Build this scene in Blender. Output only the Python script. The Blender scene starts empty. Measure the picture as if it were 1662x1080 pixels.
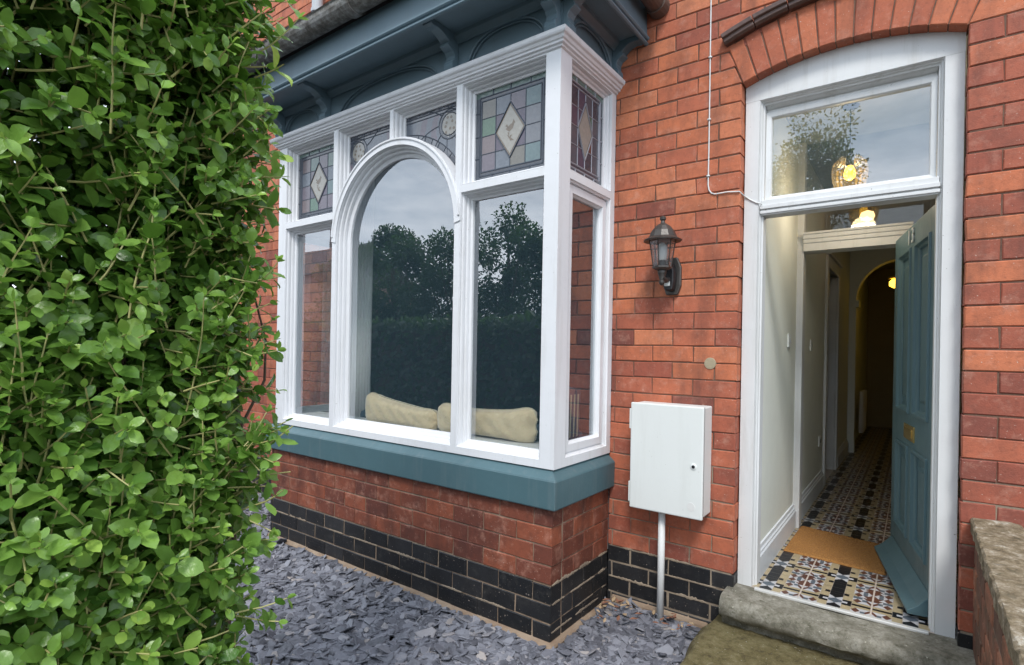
import bpy, bmesh, math, random
import numpy as np
from mathutils import Vector, Matrix
R = math.radians
random.seed(7); rng = np.random.default_rng(11)
S = bpy.context.scene
COL = S.collection

# ------------------------------------------------------------------ camera
CAM = Vector((0.0, -2.95, 1.48))
yaw, roll = R(36.43), R(-1.04)
f0 = Vector((-math.sin(yaw), math.cos(yaw), 0)); r0 = Vector((math.cos(yaw), math.sin(yaw), 0)); d0 = Vector((0, 0, -1))
rr = math.cos(roll) * r0 + math.sin(roll) * d0
dd = -math.sin(roll) * r0 + math.cos(roll) * d0
cd = bpy.data.cameras.new('camera'); cam = bpy.data.objects.new('camera', cd); COL.objects.link(cam)
cam.matrix_world = Matrix(((rr.x, -dd.x, -f0.x, CAM.x), (rr.y, -dd.y, -f0.y, CAM.y), (rr.z, -dd.z, -f0.z, CAM.z), (0, 0, 0, 1)))
cd.sensor_width = 36; cd.lens = 886.5 / 1662 * 36; cd.shift_y = 27.5 / 1662; cd.clip_start = .02; cd.clip_end = 500
S.camera = cam

# ------------------------------------------------------------------ sky and sun
SUN_EL, SUN_AZ = R(50), R(152)      # azimuth measured from +y towards +x
w = bpy.data.worlds.new('World'); S.world = w; w.use_nodes = True
nt = w.node_tree; nt.nodes.clear()
out = nt.nodes.new('ShaderNodeOutputWorld'); bg = nt.nodes.new('ShaderNodeBackground'); sky = nt.nodes.new('ShaderNodeTexSky')
sky.sky_type = 'NISHITA'; sky.sun_disc = False; sky.sun_elevation = SUN_EL; sky.sun_rotation = SUN_AZ
tc = nt.nodes.new('ShaderNodeTexCoord'); mp = nt.nodes.new('ShaderNodeMapping'); mp.inputs['Scale'].default_value = (1, 1, 3.2)
nz = nt.nodes.new('ShaderNodeTexNoise'); nz.inputs['Scale'].default_value = 2.2; nz.inputs['Detail'].default_value = 7; nz.inputs['Roughness'].default_value = .6
rp = nt.nodes.new('ShaderNodeValToRGB'); rp.color_ramp.elements[0].position = .36; rp.color_ramp.elements[1].position = .66
rp.color_ramp.elements[0].color = (4.6, 5.9, 7.4, 1); rp.color_ramp.elements[1].color = (13, 13.6, 14.4, 1)
mx = nt.nodes.new('ShaderNodeMix'); mx.data_type = 'RGBA'; mx.inputs['Factor'].default_value = .85
L = nt.links.new
L(tc.outputs['Generated'], mp.inputs['Vector']); L(mp.outputs[0], nz.inputs['Vector']); L(nz.outputs['Fac'], rp.inputs['Fac'])
L(sky.outputs[0], mx.inputs[6]); L(rp.outputs[0], mx.inputs[7]); L(mx.outputs[2], bg.inputs['Color']); bg.inputs['Strength'].default_value = .10
L(bg.outputs[0], out.inputs['Surface'])
sd = bpy.data.lights.new('sun', 'SUN'); sun = bpy.data.objects.new('sun', sd); COL.objects.link(sun)
sd.energy = 1.3; sd.angle = R(14); sd.color = (1, .965, .92)
sv = Vector((math.sin(SUN_AZ) * math.cos(SUN_EL), math.cos(SUN_AZ) * math.cos(SUN_EL), math.sin(SUN_EL)))
sun.rotation_euler = sv.to_track_quat('Z', 'Y').to_euler()
S.view_settings.view_transform = 'Standard'; S.view_settings.look = 'None'; S.view_settings.gamma = 1; S.view_settings.use_curve_mapping = False
S.view_settings.exposure = 1.0

# ------------------------------------------------------------------ materials
def mat(name, build):
    m = bpy.data.materials.new(name); m.use_nodes = True; t = m.node_tree; t.nodes.clear()
    o = t.nodes.new('ShaderNodeOutputMaterial'); b = t.nodes.new('ShaderNodeBsdfPrincipled'); t.links.new(b.outputs[0], o.inputs[0])
    build(t, b, o); return m
def noise(t, scale, detail=4, rough=.55, vec=None, dist=0):
    n = t.nodes.new('ShaderNodeTexNoise'); n.inputs['Scale'].default_value = scale; n.inputs['Detail'].default_value = detail
    n.inputs['Roughness'].default_value = rough; n.inputs['Distortion'].default_value = dist
    if vec is None:
        g = t.nodes.new('ShaderNodeTexCoord'); vec = g.outputs['Object']
    t.links.new(vec, n.inputs['Vector']); return n.outputs['Fac']
def ramp(t, fac, stops):
    r = t.nodes.new('ShaderNodeValToRGB'); e = r.color_ramp.elements
    while len(e) < len(stops): e.new(.5)
    for i, (p, c) in enumerate(stops):
        e[i].position = p; e[i].color = (c[0], c[1], c[2], 1) if hasattr(c, '__len__') else (c, c, c, 1)
    t.links.new(fac, r.inputs[0]); return r.outputs[0]
def mix(t, f, a, b, blend='MIX'):
    m = t.nodes.new('ShaderNodeMix'); m.data_type = 'RGBA'; m.blend_type = blend
    for k, v in ((0, f), (6, a), (7, b)):
        s = m.inputs[k]
        if hasattr(v, 'is_linked'): t.links.new(v, s)
        elif hasattr(v, '__len__'): s.default_value = (v[0], v[1], v[2], 1)
        else: s.default_value = v if k == 0 else (v, v, v, 1)
    return m.outputs[2]
def bump(t, b, h, dist=.002, strength=1):
    n = t.nodes.new('ShaderNodeBump'); n.inputs['Distance'].default_value = dist; n.inputs['Strength'].default_value = strength
    t.links.new(h, n.inputs['Height']); t.links.new(n.outputs[0], b.inputs['Normal'])
def rnd(t, name='rnd'):
    a = t.nodes.new('ShaderNodeAttribute'); a.attribute_name = name; return a.outputs['Fac']
def paint(name, col, rough=.42, wear=.12, bumpd=.0012, dirt=(.35, .33, .28)):
    def f(t, b, o):
        n1 = noise(t, 3, 5); n2 = noise(t, 38, 6, .7)
        c = mix(t, ramp(t, n1, [(.35, 0), (.75, wear)]), col, [x * .7 for x in col])
        g = t.nodes.new('ShaderNodeTexCoord')
        c = mix(t, ramp(t, n2, [(.66, 0), (.80, wear * 1.6)]), c, dirt)
        mp_ = t.nodes.new('ShaderNodeMapping'); mp_.inputs['Scale'].default_value = (9, 9, .8); t.links.new(g.outputs['Object'], mp_.inputs[0])
        c = mix(t, ramp(t, noise(t, 1.6, 6, .7, mp_.outputs[0]), [(.52, 0), (.74, wear * 1.2)]), c, dirt)
        c = mix(t, ramp(t, noise(t, 70, 3, .6), [(.715, 0), (.73, min(1, wear * 3))]), c, [x * .6 for x in dirt])
        t.links.new(c, b.inputs['Base Color'])
        r = ramp(t, n1, [(.3, rough - .08), (.7, rough + .15)]); t.links.new(r, b.inputs['Roughness'])
        bump(t, b, noise(t, 22, 4, .6), bumpd)
    return mat(name, f)
def plain(name, col, rough=.5, metal=0, emit=0, ecol=None, bscale=0, bdist=.001, var=.15):
    def f(t, b, o):
        n = noise(t, 9, 4); c = mix(t, ramp(t, n, [(.3, 0), (.75, 1)]), col, [x * (1 - var) for x in col])
        t.links.new(c, b.inputs['Base Color']); b.inputs['Roughness'].default_value = rough; b.inputs['Metallic'].default_value = metal
        if emit: b.inputs['Emission Color'].default_value = (*(ecol or col), 1); b.inputs['Emission Strength'].default_value = emit
        if bscale: bump(t, b, noise(t, bscale, 4), bdist)
    return mat(name, f)
def brickmat(name, stops, rough=.72, stain=(.10, .045, .035), stainamt=.45, pale=(.55, .30, .22)):
    def f(t, b, o):
        base = ramp(t, rnd(t), stops)
        n1 = noise(t, 9, 6, .65); n2 = noise(t, 48, 6, .75)
        c = mix(t, ramp(t, n1, [(.45, 0), (.68, stainamt)]), base, stain)
        c = mix(t, ramp(t, noise(t, 15, 5, .7), [(.52, 0), (.78, .5)]), c, pale)
        c = mix(t, ramp(t, n2, [(.3, .32), (.5, 0)]), c, [x * .5 for x in stain])
        g_ = t.nodes.new('ShaderNodeTexCoord'); mp_ = t.nodes.new('ShaderNodeMapping'); mp_.inputs['Scale'].default_value = (5, 5, 1.1); t.links.new(g_.outputs['Object'], mp_.inputs[0])
        c = mix(t, ramp(t, noise(t, 1.2, 6, .65, mp_.outputs[0]), [(.50, 0), (.70, .55)]), c, [x * .8 for x in stain])
        c = mix(t, ramp(t, noise(t, 120, 2, .5), [(.70, 0), (.74, .7)]), c, (.55, .45, .38))
        t.links.new(c, b.inputs['Base Color']); b.inputs['Roughness'].default_value = rough
        b.inputs['Specular IOR Level'].default_value = .35
        h = mix(t, .5, n2, noise(t, 160, 3, .6)); bump(t, b, h, .0022)
    return mat(name, f)
M = {}
M['brick'] = brickmat('red_brick', [(0, (.17, .055, .042)), (.16, (.30, .082, .050)), (.45, (.43, .125, .066)), (.75, (.50, .152, .070)), (1, (.54, .19, .095))], stainamt=.38)
M['brick_bay'] = brickmat('brown_red_brick', [(0, (.12, .038, .026)), (.5, (.19, .056, .032)), (1, (.27, .078, .040))], rough=.55, stain=(.05, .025, .022))
M['brick_arch'] = brickmat('orange_arch_brick', [(0, (.38, .105, .055)), (.5, (.47, .14, .066)), (1, (.55, .21, .11))], stainamt=.2)
M['brick_black'] = brickmat('black_engineering_brick', [(0, (.010, .011, .013)), (1, (.026, .026, .028))], rough=.42, stain=(.012, .011, .011), pale=(.07, .065, .06))
M['brick_old'] = brickmat('weathered_garden_brick', [(0, (.10, .05, .035)), (.5, (.20, .08, .05)), (1, (.34, .14, .08))], rough=.85, stain=(.06, .048, .032), stainamt=.8, pale=(.26, .22, .16))
def mortar(name, c1, c2, d=.004):
    def f(t, b, o):
        c = mix(t, ramp(t, noise(t, 9, 5), [(.35, 0), (.7, 1)]), c1, c2)
        t.links.new(c, b.inputs['Base Color']); b.inputs['Roughness'].default_value = .92
        bump(t, b, noise(t, 60, 6, .7), d)
    return mat(name, f)
M['mortar_dark'] = mortar('dark_mortar', (.10, .055, .038), (.19, .11, .075))
M['mortar_mid'] = mortar('brown_mortar', (.22, .15, .10), (.30, .23, .165))
M['mortar_buff'] = mortar('buff_mortar', (.30, .24, .175), (.17, .13, .095))
M['white'] = paint('white_gloss_paint', (.70, .71, .73), .38, .20)
M['white_old'] = paint('aged_white_paint', (.66, .67, .67), .45, .30)
M['teal'] = paint('teal_masonry_paint', (.066, .132, .152), .42, .45, dirt=(.13, .17, .18))
M['teal_wood'] = paint('teal_woodwork_paint', (.130, .195, .235), .45, .25, dirt=(.12, .15, .16))
M['teal_door'] = paint('teal_door_paint', (.080, .145, .165), .40, .2, dirt=(.11, .17, .18))
def gutm(t, b, o):
    c = ramp(t, noise(t, 16, 7, .75), [(.3, (.05, .045, .04)), (.48, (.15, .14, .125)), (.6, (.26, .26, .25)), (.75, (.40, .40, .39))])
    t.links.new(c, b.inputs['Base Color']); b.inputs['Roughness'].default_value = .8; bump(t, b, noise(t, 60, 5, .7), .003)
M['gutter'] = mat('weathered_grey_gutter', gutm)
M['gutter_brown'] = plain('brown_gutter', (.11, .075, .06), .5, bscale=30)
M['grey_pipe'] = plain('grey_downpipe', (.42, .44, .47), .5, bscale=20)
M['terracotta'] = plain('dark_glazed_terracotta', (.115, .062, .048), .4, bscale=30, bdist=.003, var=.5)
def stone(t, b, o):
    c = ramp(t, noise(t, 14, 10, .8), [(.36, (.095, .088, .064)), (.5, (.19, .178, .14)), (.66, (.33, .315, .27))])
    c = mix(t, ramp(t, noise(t, 34, 5, .7), [(.56, 0), (.7, .8)]), c, (.045, .045, .02))
    c = mix(t, ramp(t, noise(t, 75, 2, .5), [(.68, 0), (.74, .9)]), c, (.45, .43, .36))
    t.links.new(c, b.inputs['Base Color']); b.inputs['Roughness'].default_value = .9; bump(t, b, mix(t, .5, noise(t, 40, 6, .75), noise(t, 8, 4)), .012)
M['stone'] = mat('worn_mossy_stone', stone)
def moss(t, b, o):
    c = ramp(t, noise(t, 17, 10, .8), [(.36, (.045, .036, .014)), (.46, (.13, .105, .040)), (.58, (.19, .16, .075)), (.70, (.30, .27, .19))])
    c = mix(t, ramp(t, noise(t, 85, 2, .5), [(.68, 0), (.73, .9)]), c, (.42, .40, .32))
    t.links.new(c, b.inputs['Base Color']); b.inputs['Roughness'].default_value = .95; bump(t, b, mix(t, .6, noise(t, 45, 6, .8), noise(t, 120, 4)), .02)
M['moss'] = mat('mossy_concrete', moss)
def coping(t, b, o):
    g = t.nodes.new('ShaderNodeTexCoord'); m_ = t.nodes.new('ShaderNodeMapping'); m_.inputs['Scale'].default_value = (1, .7, 1); t.links.new(g.outputs['Object'], m_.inputs[0])
    c = ramp(t, noise(t, 22, 9, .78, m_.outputs[0]), [(.34, (.06, .045, .028)), (.46, (.17, .13, .075)), (.56, (.27, .22, .15)), (.66, (.50, .47, .40))])
    c = mix(t, ramp(t, noise(t, 30, 5, .7), [(.55, 0), (.7, .75)]), c, (.055, .05, .025))
    t.links.new(c, b.inputs['Base Color']); b.inputs['Roughness'].default_value = .9; bump(t, b, noise(t, 25, 6, .7), .014)
M['coping'] = mat('lichened_coping', coping)
def slate(t, b, o):
    c = ramp(t, rnd(t), [(0, (.055, .057, .068)), (.5, (.135, .139, .162)), (.88, (.20, .205, .232)), (.97, (.25, .24, .25)), (1, (.33, .29, .26))])
    c = mix(t, ramp(t, noise(t, 40, 5, .7), [(.4, 0), (.8, .5)]), c, (.24, .24, .28))
    t.links.new(c, b.inputs['Base Color']); b.inputs['Roughness'].default_value = .6; bump(t, b, noise(t, 70, 5, .65), .003)
M['slate'] = mat('blue_grey_slate', slate)
M['soil'] = plain('dark_soil', (.035, .03, .03), .95, bscale=30, bdist=.02)
def leaf(dark, light, name):
    def f(t, b, o):
        c = ramp(t, rnd(t), [(0, dark), (.7, light), (1, (light[0] * 1.7, light[1] * 1.35, light[2] * 1.4))])
        c = mix(t, ramp(t, noise(t, 25, 3), [(.3, 0), (.7, .35)]), c, [x * .6 for x in dark])
        t.links.new(c, b.inputs['Base Color']); b.inputs['Roughness'].default_value = .33; b.inputs['Specular IOR Level'].default_value = .5
        bump(t, b, noise(t, 90, 2), .0015)
        tr = t.nodes.new('ShaderNodeBsdfTranslucent'); t.links.new(mix(t, .5, c, (.20, .45, .05)), tr.inputs[0])
        ms = t.nodes.new('ShaderNodeMixShader'); ms.inputs[0].default_value = .30
        t.links.new(b.outputs[0], ms.inputs[1]); t.links.new(tr.outputs[0], ms.inputs[2]); t.links.new(ms.outputs[0], o.inputs[0])
    return mat(name, f)
M['leaf'] = leaf((.066, .165, .025), (.25, .43, .075), 'privet_leaf')
M['treeleaf'] = leaf((.012, .028, .014), (.025, .05, .02), 'tree_leaf')
M['twig'] = plain('green_brown_twig', (.36, .34, .13), .6)
M['bark'] = plain('brown_bark', (.10, .07, .045), .85, bscale=40, bdist=.004)
def glass(name, ior=1.5, floor=.20, tint=(.93, .96, .95), haze=.030, haze_col=(.45, .78, 1)):
    m = bpy.data.materials.new(name); m.use_nodes = True; t = m.node_tree; t.nodes.clear()
    o = t.nodes.new('ShaderNodeOutputMaterial'); fr = t.nodes.new('ShaderNodeFresnel'); fr.inputs[0].default_value = ior
    ad = t.nodes.new('ShaderNodeMath'); ad.operation = 'MULTIPLY_ADD'; ad.inputs[1].default_value = 1.15; ad.inputs[2].default_value = floor; ad.use_clamp = True
    tb = t.nodes.new('ShaderNodeBsdfTransparent'); tb.inputs[0].default_value = (*tint, 1)
    gl = t.nodes.new('ShaderNodeBsdfGlossy'); gl.inputs['Roughness'].default_value = 0.0; gl.inputs[0].default_value = (.95, .97, 1, 1)
    bn = t.nodes.new('ShaderNodeBump'); bn.inputs['Distance'].default_value = .0006
    g = t.nodes.new('ShaderNodeTexCoord'); n = t.nodes.new('ShaderNodeTexNoise'); n.inputs['Scale'].default_value = 2.5; n.inputs['Detail'].default_value = 2
    ms = t.nodes.new('ShaderNodeMixShader'); k = t.links.new
    geo = t.nodes.new('ShaderNodeNewGeometry'); mr = t.nodes.new('ShaderNodeMapRange'); mr.inputs['To Min'].default_value = ior; mr.inputs['To Max'].default_value = 1 / ior
    k(geo.outputs['Backfacing'], mr.inputs['Value']); k(mr.outputs[0], fr.inputs[0])
    k(g.outputs['Object'], n.inputs['Vector']); k(n.outputs['Fac'], bn.inputs['Height']); k(bn.outputs[0], gl.inputs['Normal'])
    k(fr.outputs[0], ad.inputs[0]); k(ad.outputs[0], ms.inputs[0]); k(tb.outputs[0], ms.inputs[1]); k(gl.outputs[0], ms.inputs[2])
    df_ = t.nodes.new('ShaderNodeBsdfDiffuse'); df_.inputs[0].default_value = (*haze_col, 1); m2 = t.nodes.new('ShaderNodeMixShader'); m2.inputs[0].default_value = haze  # diffuse mix: blue haze painted into the window panes, tint in lamp glass
    k(ms.outputs[0], m2.inputs[1]); k(df_.outputs[0], m2.inputs[2]); k(m2.outputs[0], o.inputs[0])
    return m
M['glass'] = glass('window_glass')
M['clear'] = glass('clear_lamp_glass', 1.45, .05, (.80, .82, .83), .04, (.6, .6, .6))
M['amberglass'] = glass('amber_ribbed_glass', 1.5, .10, (.88, .74, .50), .08, (.70, .55, .32))
def coloured(name, col, pat=.3):
    def f(t, b, o):
        c = mix(t, ramp(t, noise(t, 60, 4, .7), [(.35, 0), (.7, pat)]), col, [x * 1.6 + .03 for x in col])
        t.links.new(c, b.inputs['Base Color']); b.inputs['Roughness'].default_value = .16; b.inputs['Specular IOR Level'].default_value = .7
        bump(t, b, noise(t, 40, 3), .0012)
    return mat(name, f)
SG = dict(tan=(.20, .19, .16), blue=(.15, .19, .25), mauve=(.18, .145, .20), aqua=(.12, .23, .25), green=(.085, .22, .13), purple=(.10, .075, .14),
          grey=(.19, .21, .25), pink=(.22, .16, .175), seagreen=(.14, .25, .215), pale=(.42, .40, .34), dusk=(.095, .115, .155), navy=(.05, .065, .10), brown=(.22, .155, .09), red=(.20, .07, .05))
for k_, v_ in SG.items(): M['sg_' + k_] = coloured('stained_' + k_, tuple(.62 * (.75 * x + .25 * sum(v_) / 3) for x in v_))
M['lead'] = plain('lead_came', (.07, .085, .11), .45, .3)
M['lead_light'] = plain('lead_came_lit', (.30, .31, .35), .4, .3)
M['hallwall'] = plain('sage_wall_paint', (.76, .78, .71), .8, bscale=30, bdist=.001, var=.05)
M['skirt'] = paint('skirting_paint', (.70, .74, .78), .4, .08)
M['cream'] = plain('cream_wall', (.30, .25, .15), .8, var=.1)
M['ceil'] = plain('grey_ceiling', (.42, .43, .42), .8)
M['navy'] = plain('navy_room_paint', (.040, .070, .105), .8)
M['darkfloor'] = plain('dark_room_floor', (.05, .04, .03), .6)
TILE = dict(K=(.012, .013, .016), C=(.42, .34, .21), N=(.12, .05, .035), B=(.11, .135, .165), W=(.54, .54, .56), G=(.60, .52, .46))
for k_, v_ in TILE.items(): M['t_' + k_] = plain('floor_tile_' + {'K': 'black', 'C': 'cream', 'N': 'brown', 'B': 'blue_grey', 'W': 'white', 'G': 'grout'}[k_], v_, .32, var=.22)
def coir(t, b, o):
    n = noise(t, 190, 4, .8); c = ramp(t, n, [(.3, (.22, .09, .022)), (.6, (.46, .22, .060)), (.8, (.60, .35, .13))])
    t.links.new(c, b.inputs['Base Color']); b.inputs['Roughness'].default_value = .95; bump(t, b, n, .008)
M['coir'] = mat('coir_fibre', coir)
M['brass'] = plain('brass', (.75, .55, .22), .3, 1)
M['box'] = paint('white_plastic', (.68, .70, .68), .42, .12, .0006, dirt=(.42, .42, .38))
M['pipe_white'] = plain('white_conduit', (.66, .67, .66), .5, var=.1)
M['lamp_metal'] = plain('aged_pewter_metal', (.11, .10, .092), .42, .55, bscale=80, bdist=.001, var=.5)
M['black'] = plain('black_plastic', (.012, .012, .014), .45)
M['chrome'] = plain('steel', (.6, .6, .6), .3, 1)
M['frost'] = plain('frosted_bulb', (.7, .7, .68), .35)
M['glow_amber'] = plain('lit_amber_bulb', (1, .7, .2), .5, emit=3.2, ecol=(1, .58, .04))
M['glow_warm'] = plain('lit_warm_lamp', (1, .7, .4), .5, emit=1.6, ecol=(1, .56, .24))
M['alu'] = plain('aluminium_strip', (.72, .72, .70), .35, .3)
def velvet(t, b, o):
    c = ramp(t, noise(t, 14, 5, .6), [(.3, (.68, .54, .34)), (.7, (.74, .60, .39))]); t.links.new(c, b.inputs['Base Color']); b.inputs['Roughness'].default_value = .9
    b.inputs['Sheen Weight'].default_value = .5; bump(t, b, noise(t, 12, 5, .6), .004)
M['velvet'] = mat('cream_velvet', velvet)
M['pipingm'] = plain('cream_piping', (.50, .45, .33), .8)
M['asphalt'] = plain('asphalt', (.05, .05, .052), .9, bscale=60, bdist=.01)
M['paving'] = plain('grey_paving', (.20, .195, .185), .9, bscale=30, bdist=.01)
M['rooftile'] = plain('roof_tile', (.06, .055, .06), .8, bscale=20, bdist=.02)
M['housebrick'] = plain('far_brick', (.48, .31, .26), .85, bscale=12, bdist=.02, var=.4)
M['patch'] = plain('pale_mortar_patch', (.36, .30, .20), .9, bscale=60, bdist=.003)

# ------------------------------------------------------------------ mesh helpers
class MB:
    def __init__(s): s.v = []; s.f = []; s.m = []; s.r = []
    def add(s, vs, fs, mi=0, r=None):
        b = len(s.v); s.v += [tuple(x) for x in vs]
        for f in fs:
            s.f.append(tuple(i + b for i in f)); s.m.append(mi); s.r.append(.5 if r is None else r)
    def box(s, x0, x1, y0, y1, z0, z1, mi=0, r=None):
        x0, x1 = min(x0, x1), max(x0, x1); y0, y1 = min(y0, y1), max(y0, y1); z0, z1 = min(z0, z1), max(z0, z1)
        v = [(x, y, z) for z in (z0, z1) for y in (y0, y1) for x in (x0, x1)]
        s.add(v, [(0, 2, 3, 1), (4, 5, 7, 6), (0, 1, 5, 4), (2, 6, 7, 3), (0, 4, 6, 2), (1, 3, 7, 5)], mi, r); return s
    def obox(s, c, ax, ay, az, mi=0, r=None):      # centre and three half axes
        c, ax, ay, az = map(Vector, (c, ax, ay, az))
        v = [c + i * ax + j * ay + k * az for k in (-1, 1) for j in (-1, 1) for i in (-1, 1)]
        s.add(v, [(0, 2, 3, 1), (4, 5, 7, 6), (0, 1, 5, 4), (2, 6, 7, 3), (0, 4, 6, 2), (1, 3, 7, 5)], mi, r); return s
    def tube(s, pts, rad, n=8, mi=0, cap=True, r=None):
        pts = [Vector(p) for p in pts]; rads = rad if hasattr(rad, '__len__') else [rad] * len(pts); b = []
        for i, p in enumerate(pts):
            d = (pts[min(i + 1, len(pts) - 1)] - pts[max(i - 1, 0)]).normalized()
            u = d.cross(Vector((0, 0, 1))) if abs(d.z) < .95 else d.cross(Vector((1, 0, 0)))
            u.normalize(); v = d.cross(u)
            b += [p + rads[i] * (math.cos(a) * u + math.sin(a) * v) for a in [2 * math.pi * k / n for k in range(n)]]
        fs = [(i * n + k, i * n + (k + 1) % n, (i + 1) * n + (k + 1) % n, (i + 1) * n + k) for i in range(len(pts) - 1) for k in range(n)]
        if cap: fs += [tuple(range(n))[::-1], tuple(range((len(pts) - 1) * n, len(pts) * n))]
        s.add(b, fs, mi, r); return s
    def lathe(s, c, prof, n=16, mi=0, axis=None):  # prof (radius, height)
        c = Vector(c); b = []
        A = Vector(axis).normalized() if axis else Vector((0, 0, 1))
        u = A.cross(Vector((0, 1, 0))); u = u.normalized() if u.length > .1 else Vector((1, 0, 0)); v = A.cross(u)
        ph = math.pi / n
        for rr_, h in prof: b += [c + A * h + rr_ * (math.cos(2 * math.pi * k / n + ph) * u + math.sin(2 * math.pi * k / n + ph) * v) for k in range(n)]
        fs = [(i * n + k, i * n + (k + 1) % n, (i + 1) * n + (k + 1) % n, (i + 1) * n + k) for i in range(len(prof) - 1) for k in range(n)]
        fs += [tuple(range(n))[::-1], tuple(range((len(prof) - 1) * n, len(prof) * n))]
        s.add(b, fs, mi); return s
    def prism(s, poly, fn, d0_, d1_, mi=0):        # 2-D polygon, fn(u, z, d) -> point
        n = len(poly); v = [fn(u, z, d0_) for u, z in poly] + [fn(u, z, d1_) for u, z in poly]
        s.add(v, [tuple(range(n)), tuple(range(n, 2 * n))[::-1]] + [(i, (i + 1) % n, n + (i + 1) % n, n + i) for i in range(n)], mi); return s
    def build(s, name, mats, parent=None, bevel=0, smooth=False, recalc=True, seg=2):
        me = bpy.data.meshes.new(name); me.from_pydata(s.v, [], s.f)
        mats = mats if isinstance(mats, (list, tuple)) else [mats]
        for m_ in mats: me.materials.append(M[m_] if isinstance(m_, str) else m_)
        me.polygons.foreach_set('material_index', s.m)
        a = me.attributes.new('rnd', 'FLOAT', 'FACE'); a.data.foreach_set('value', s.r)
        if recalc:
            bm = bmesh.new(); bm.from_mesh(me); bmesh.ops.recalc_face_normals(bm, faces=bm.faces); bm.to_mesh(me); bm.free()
        if smooth: me.polygons.foreach_set('use_smooth', [True] * len(me.polygons))
        me.update()
        o = bpy.data.objects.new(name, me); COL.objects.link(o)
        if parent is not None: o.parent = parent; o.matrix_parent_inverse = parent.matrix_basis.inverted()
        if bevel:
            b = o.modifiers.new('bevel', 'BEVEL'); b.width = bevel; b.segments = seg; b.limit_method = 'ANGLE'; b.angle_limit = R(40)
        return o
def tag(o, label=None, cat=None, group=None, kind=None):
    for k, v in (('label', label), ('category', cat), ('group', group), ('kind', kind)):
        if v: o[k] = v
    return o
def empty(name, loc=(0, 0, 0)):
    o = bpy.data.objects.new(name, None); COL.objects.link(o); o.location = loc; o.empty_display_size = .1
    return o
def plane_fn(kind, base, ):
    # front: outward -y, right: outward +x, left: outward -x ; d = depth inwards
    if kind == 'front': return lambda u, z, d: (u, base + d, z)
    if kind == 'right': return lambda u, z, d: (base - d, u, z)
    if kind == 'left': return lambda u, z, d: (base + d, u, z)
def rect(u0, u1, z0, z1): return lambda i: [(u0 + i, z0 + i), (u1 - i, z0 + i), (u1 - i, z1 - i), (u0 + i, z1 - i)]
def rings(mb, fn, outline, steps, mi=0):
    prev = None; v = []; f = []
    for k, (i, d) in enumerate(steps):
        pts = outline(i); n = len(pts); v += [fn(u, z, d) for u, z in pts]
        if k: f += [((k - 1) * n + j, (k - 1) * n + (j + 1) % n, k * n + (j + 1) % n, k * n + j) for j in range(n)]
    mb.add(v, f, mi)
def sweep(mb, prof, path, mi=0):
    # prof: closed polygon of (outward, z); path: xy points; outward = to the right-hand side going along the path
    P = [Vector(p) for p in path]; n = len(prof); v = []
    for i, p in enumerate(P):
        dirs = []
        if i: dirs.append((P[i] - P[i - 1]).normalized())
        if i < len(P) - 1: dirs.append((P[i + 1] - P[i]).normalized())
        nn = [Vector((d.y, -d.x)) for d in dirs]
        m_ = sum(nn, Vector((0, 0))).normalized(); m_ = m_ / max(.2, m_.dot(nn[0]))
        v += [(p.x + m_.x * o, p.y + m_.y * o, z) for o, z in prof]
    f = [(i * n + j, i * n + (j + 1) % n, (i + 1) * n + (j + 1) % n, (i + 1) * n + j) for i in range(len(P) - 1) for j in range(n)]
    f += [tuple(range(n)), tuple(range((len(P) - 1) * n, len(P) * n))[::-1]]
    mb.add(v, f, mi)

# ------------------------------------------------------------------ key dimensions
XR, XL, YF = -1.447, -4.03, -0.626        # bay right side, left side, front
DL, DR = -.737, .160                      # door opening in the brickwork
C0, CH = .339, .0905                      # a course joint and the course height of the main wall
AC = (-.286, 1.684); AR = 1.268           # door arch centre and radius

house = empty('terraced_house', (-1.4, 0, 0))
tag(house, 'red brick terraced house with white bay window and open teal front door', 'house')

# ---- bricks
def brick(mb, fn, a0, a1, z0, z1, depth, mi, r, t0=None, t1=None, bev=.004, bmi=None):
    t0 = a0 if t0 is None else t0; t1 = a1 if t1 is None else t1
    j = lambda: random.gauss(0, .0014)
    n = random.gauss(0, .0009); n = max(-.002, min(.002, n))
    o = [(a0 + j(), z0 + j()), (a1 + j(), z0 + j()), (t1 + j(), z1 + j()), (t0 + j(), z1 + j())]
    c = (sum(p[0] for p in o) / 4, sum(p[1] for p in o) / 4)
    inn = [(p[0] + math.copysign(min(bev, abs(c[0] - p[0]) * .5), c[0] - p[0]), p[1] + math.copysign(bev, c[1] - p[1])) for p in o]
    v = [fn(u, z, n) for u, z in inn] + [fn(u, z, n + bev) for u, z in o] + [fn(u, z, depth) for u, z in o]
    mb.add(v, [(0, 1, 2, 3)], mi, r)
    mb.add(v, [(4 + k, 4 + (k + 1) % 4, (k + 1) % 4, k) for k in range(4)], mi if bmi is None else bmi, r)
    mb.add(v, [(8 + k, 8 + (k + 1) % 4, 4 + (k + 1) % 4, 4 + k) for k in range(4)] + [(11, 10, 9, 8)], mi, r)
def span(mb, fn, lo, hi, lot, hit, z0, z1, off, L_=.2275, joint=.008, depth=.10, mi=0, rfun=None, bev=.004, smear=None, jh=.006):
    """one course of bricks between lo and hi (bottom) / lot, hit (top)"""
    x = off + math.floor((min(lo, lot) - off) / L_) * L_
    while x < max(hi, hit):
        a, b = x + joint / 2, x + L_ - joint / 2
        a0, b0, at, bt = max(a, lo), min(b, hi), max(a, lot), min(b, hit)
        if b0 - a0 > .018 or bt - at > .018:
            r = rfun(.5 * (a0 + b0), z0) if rfun else random.random()
            bm_ = smear if (smear is not None and random.random() < .0) else None
            brick(mb, fn, a0, max(b0, a0 + .002), z0 + jh / 2, z1 - jh / 2, depth, mi, r, at, max(bt, at + .002), bev * (1.9 if bm_ is not None else 1), bm_)
        x += L_
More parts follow.
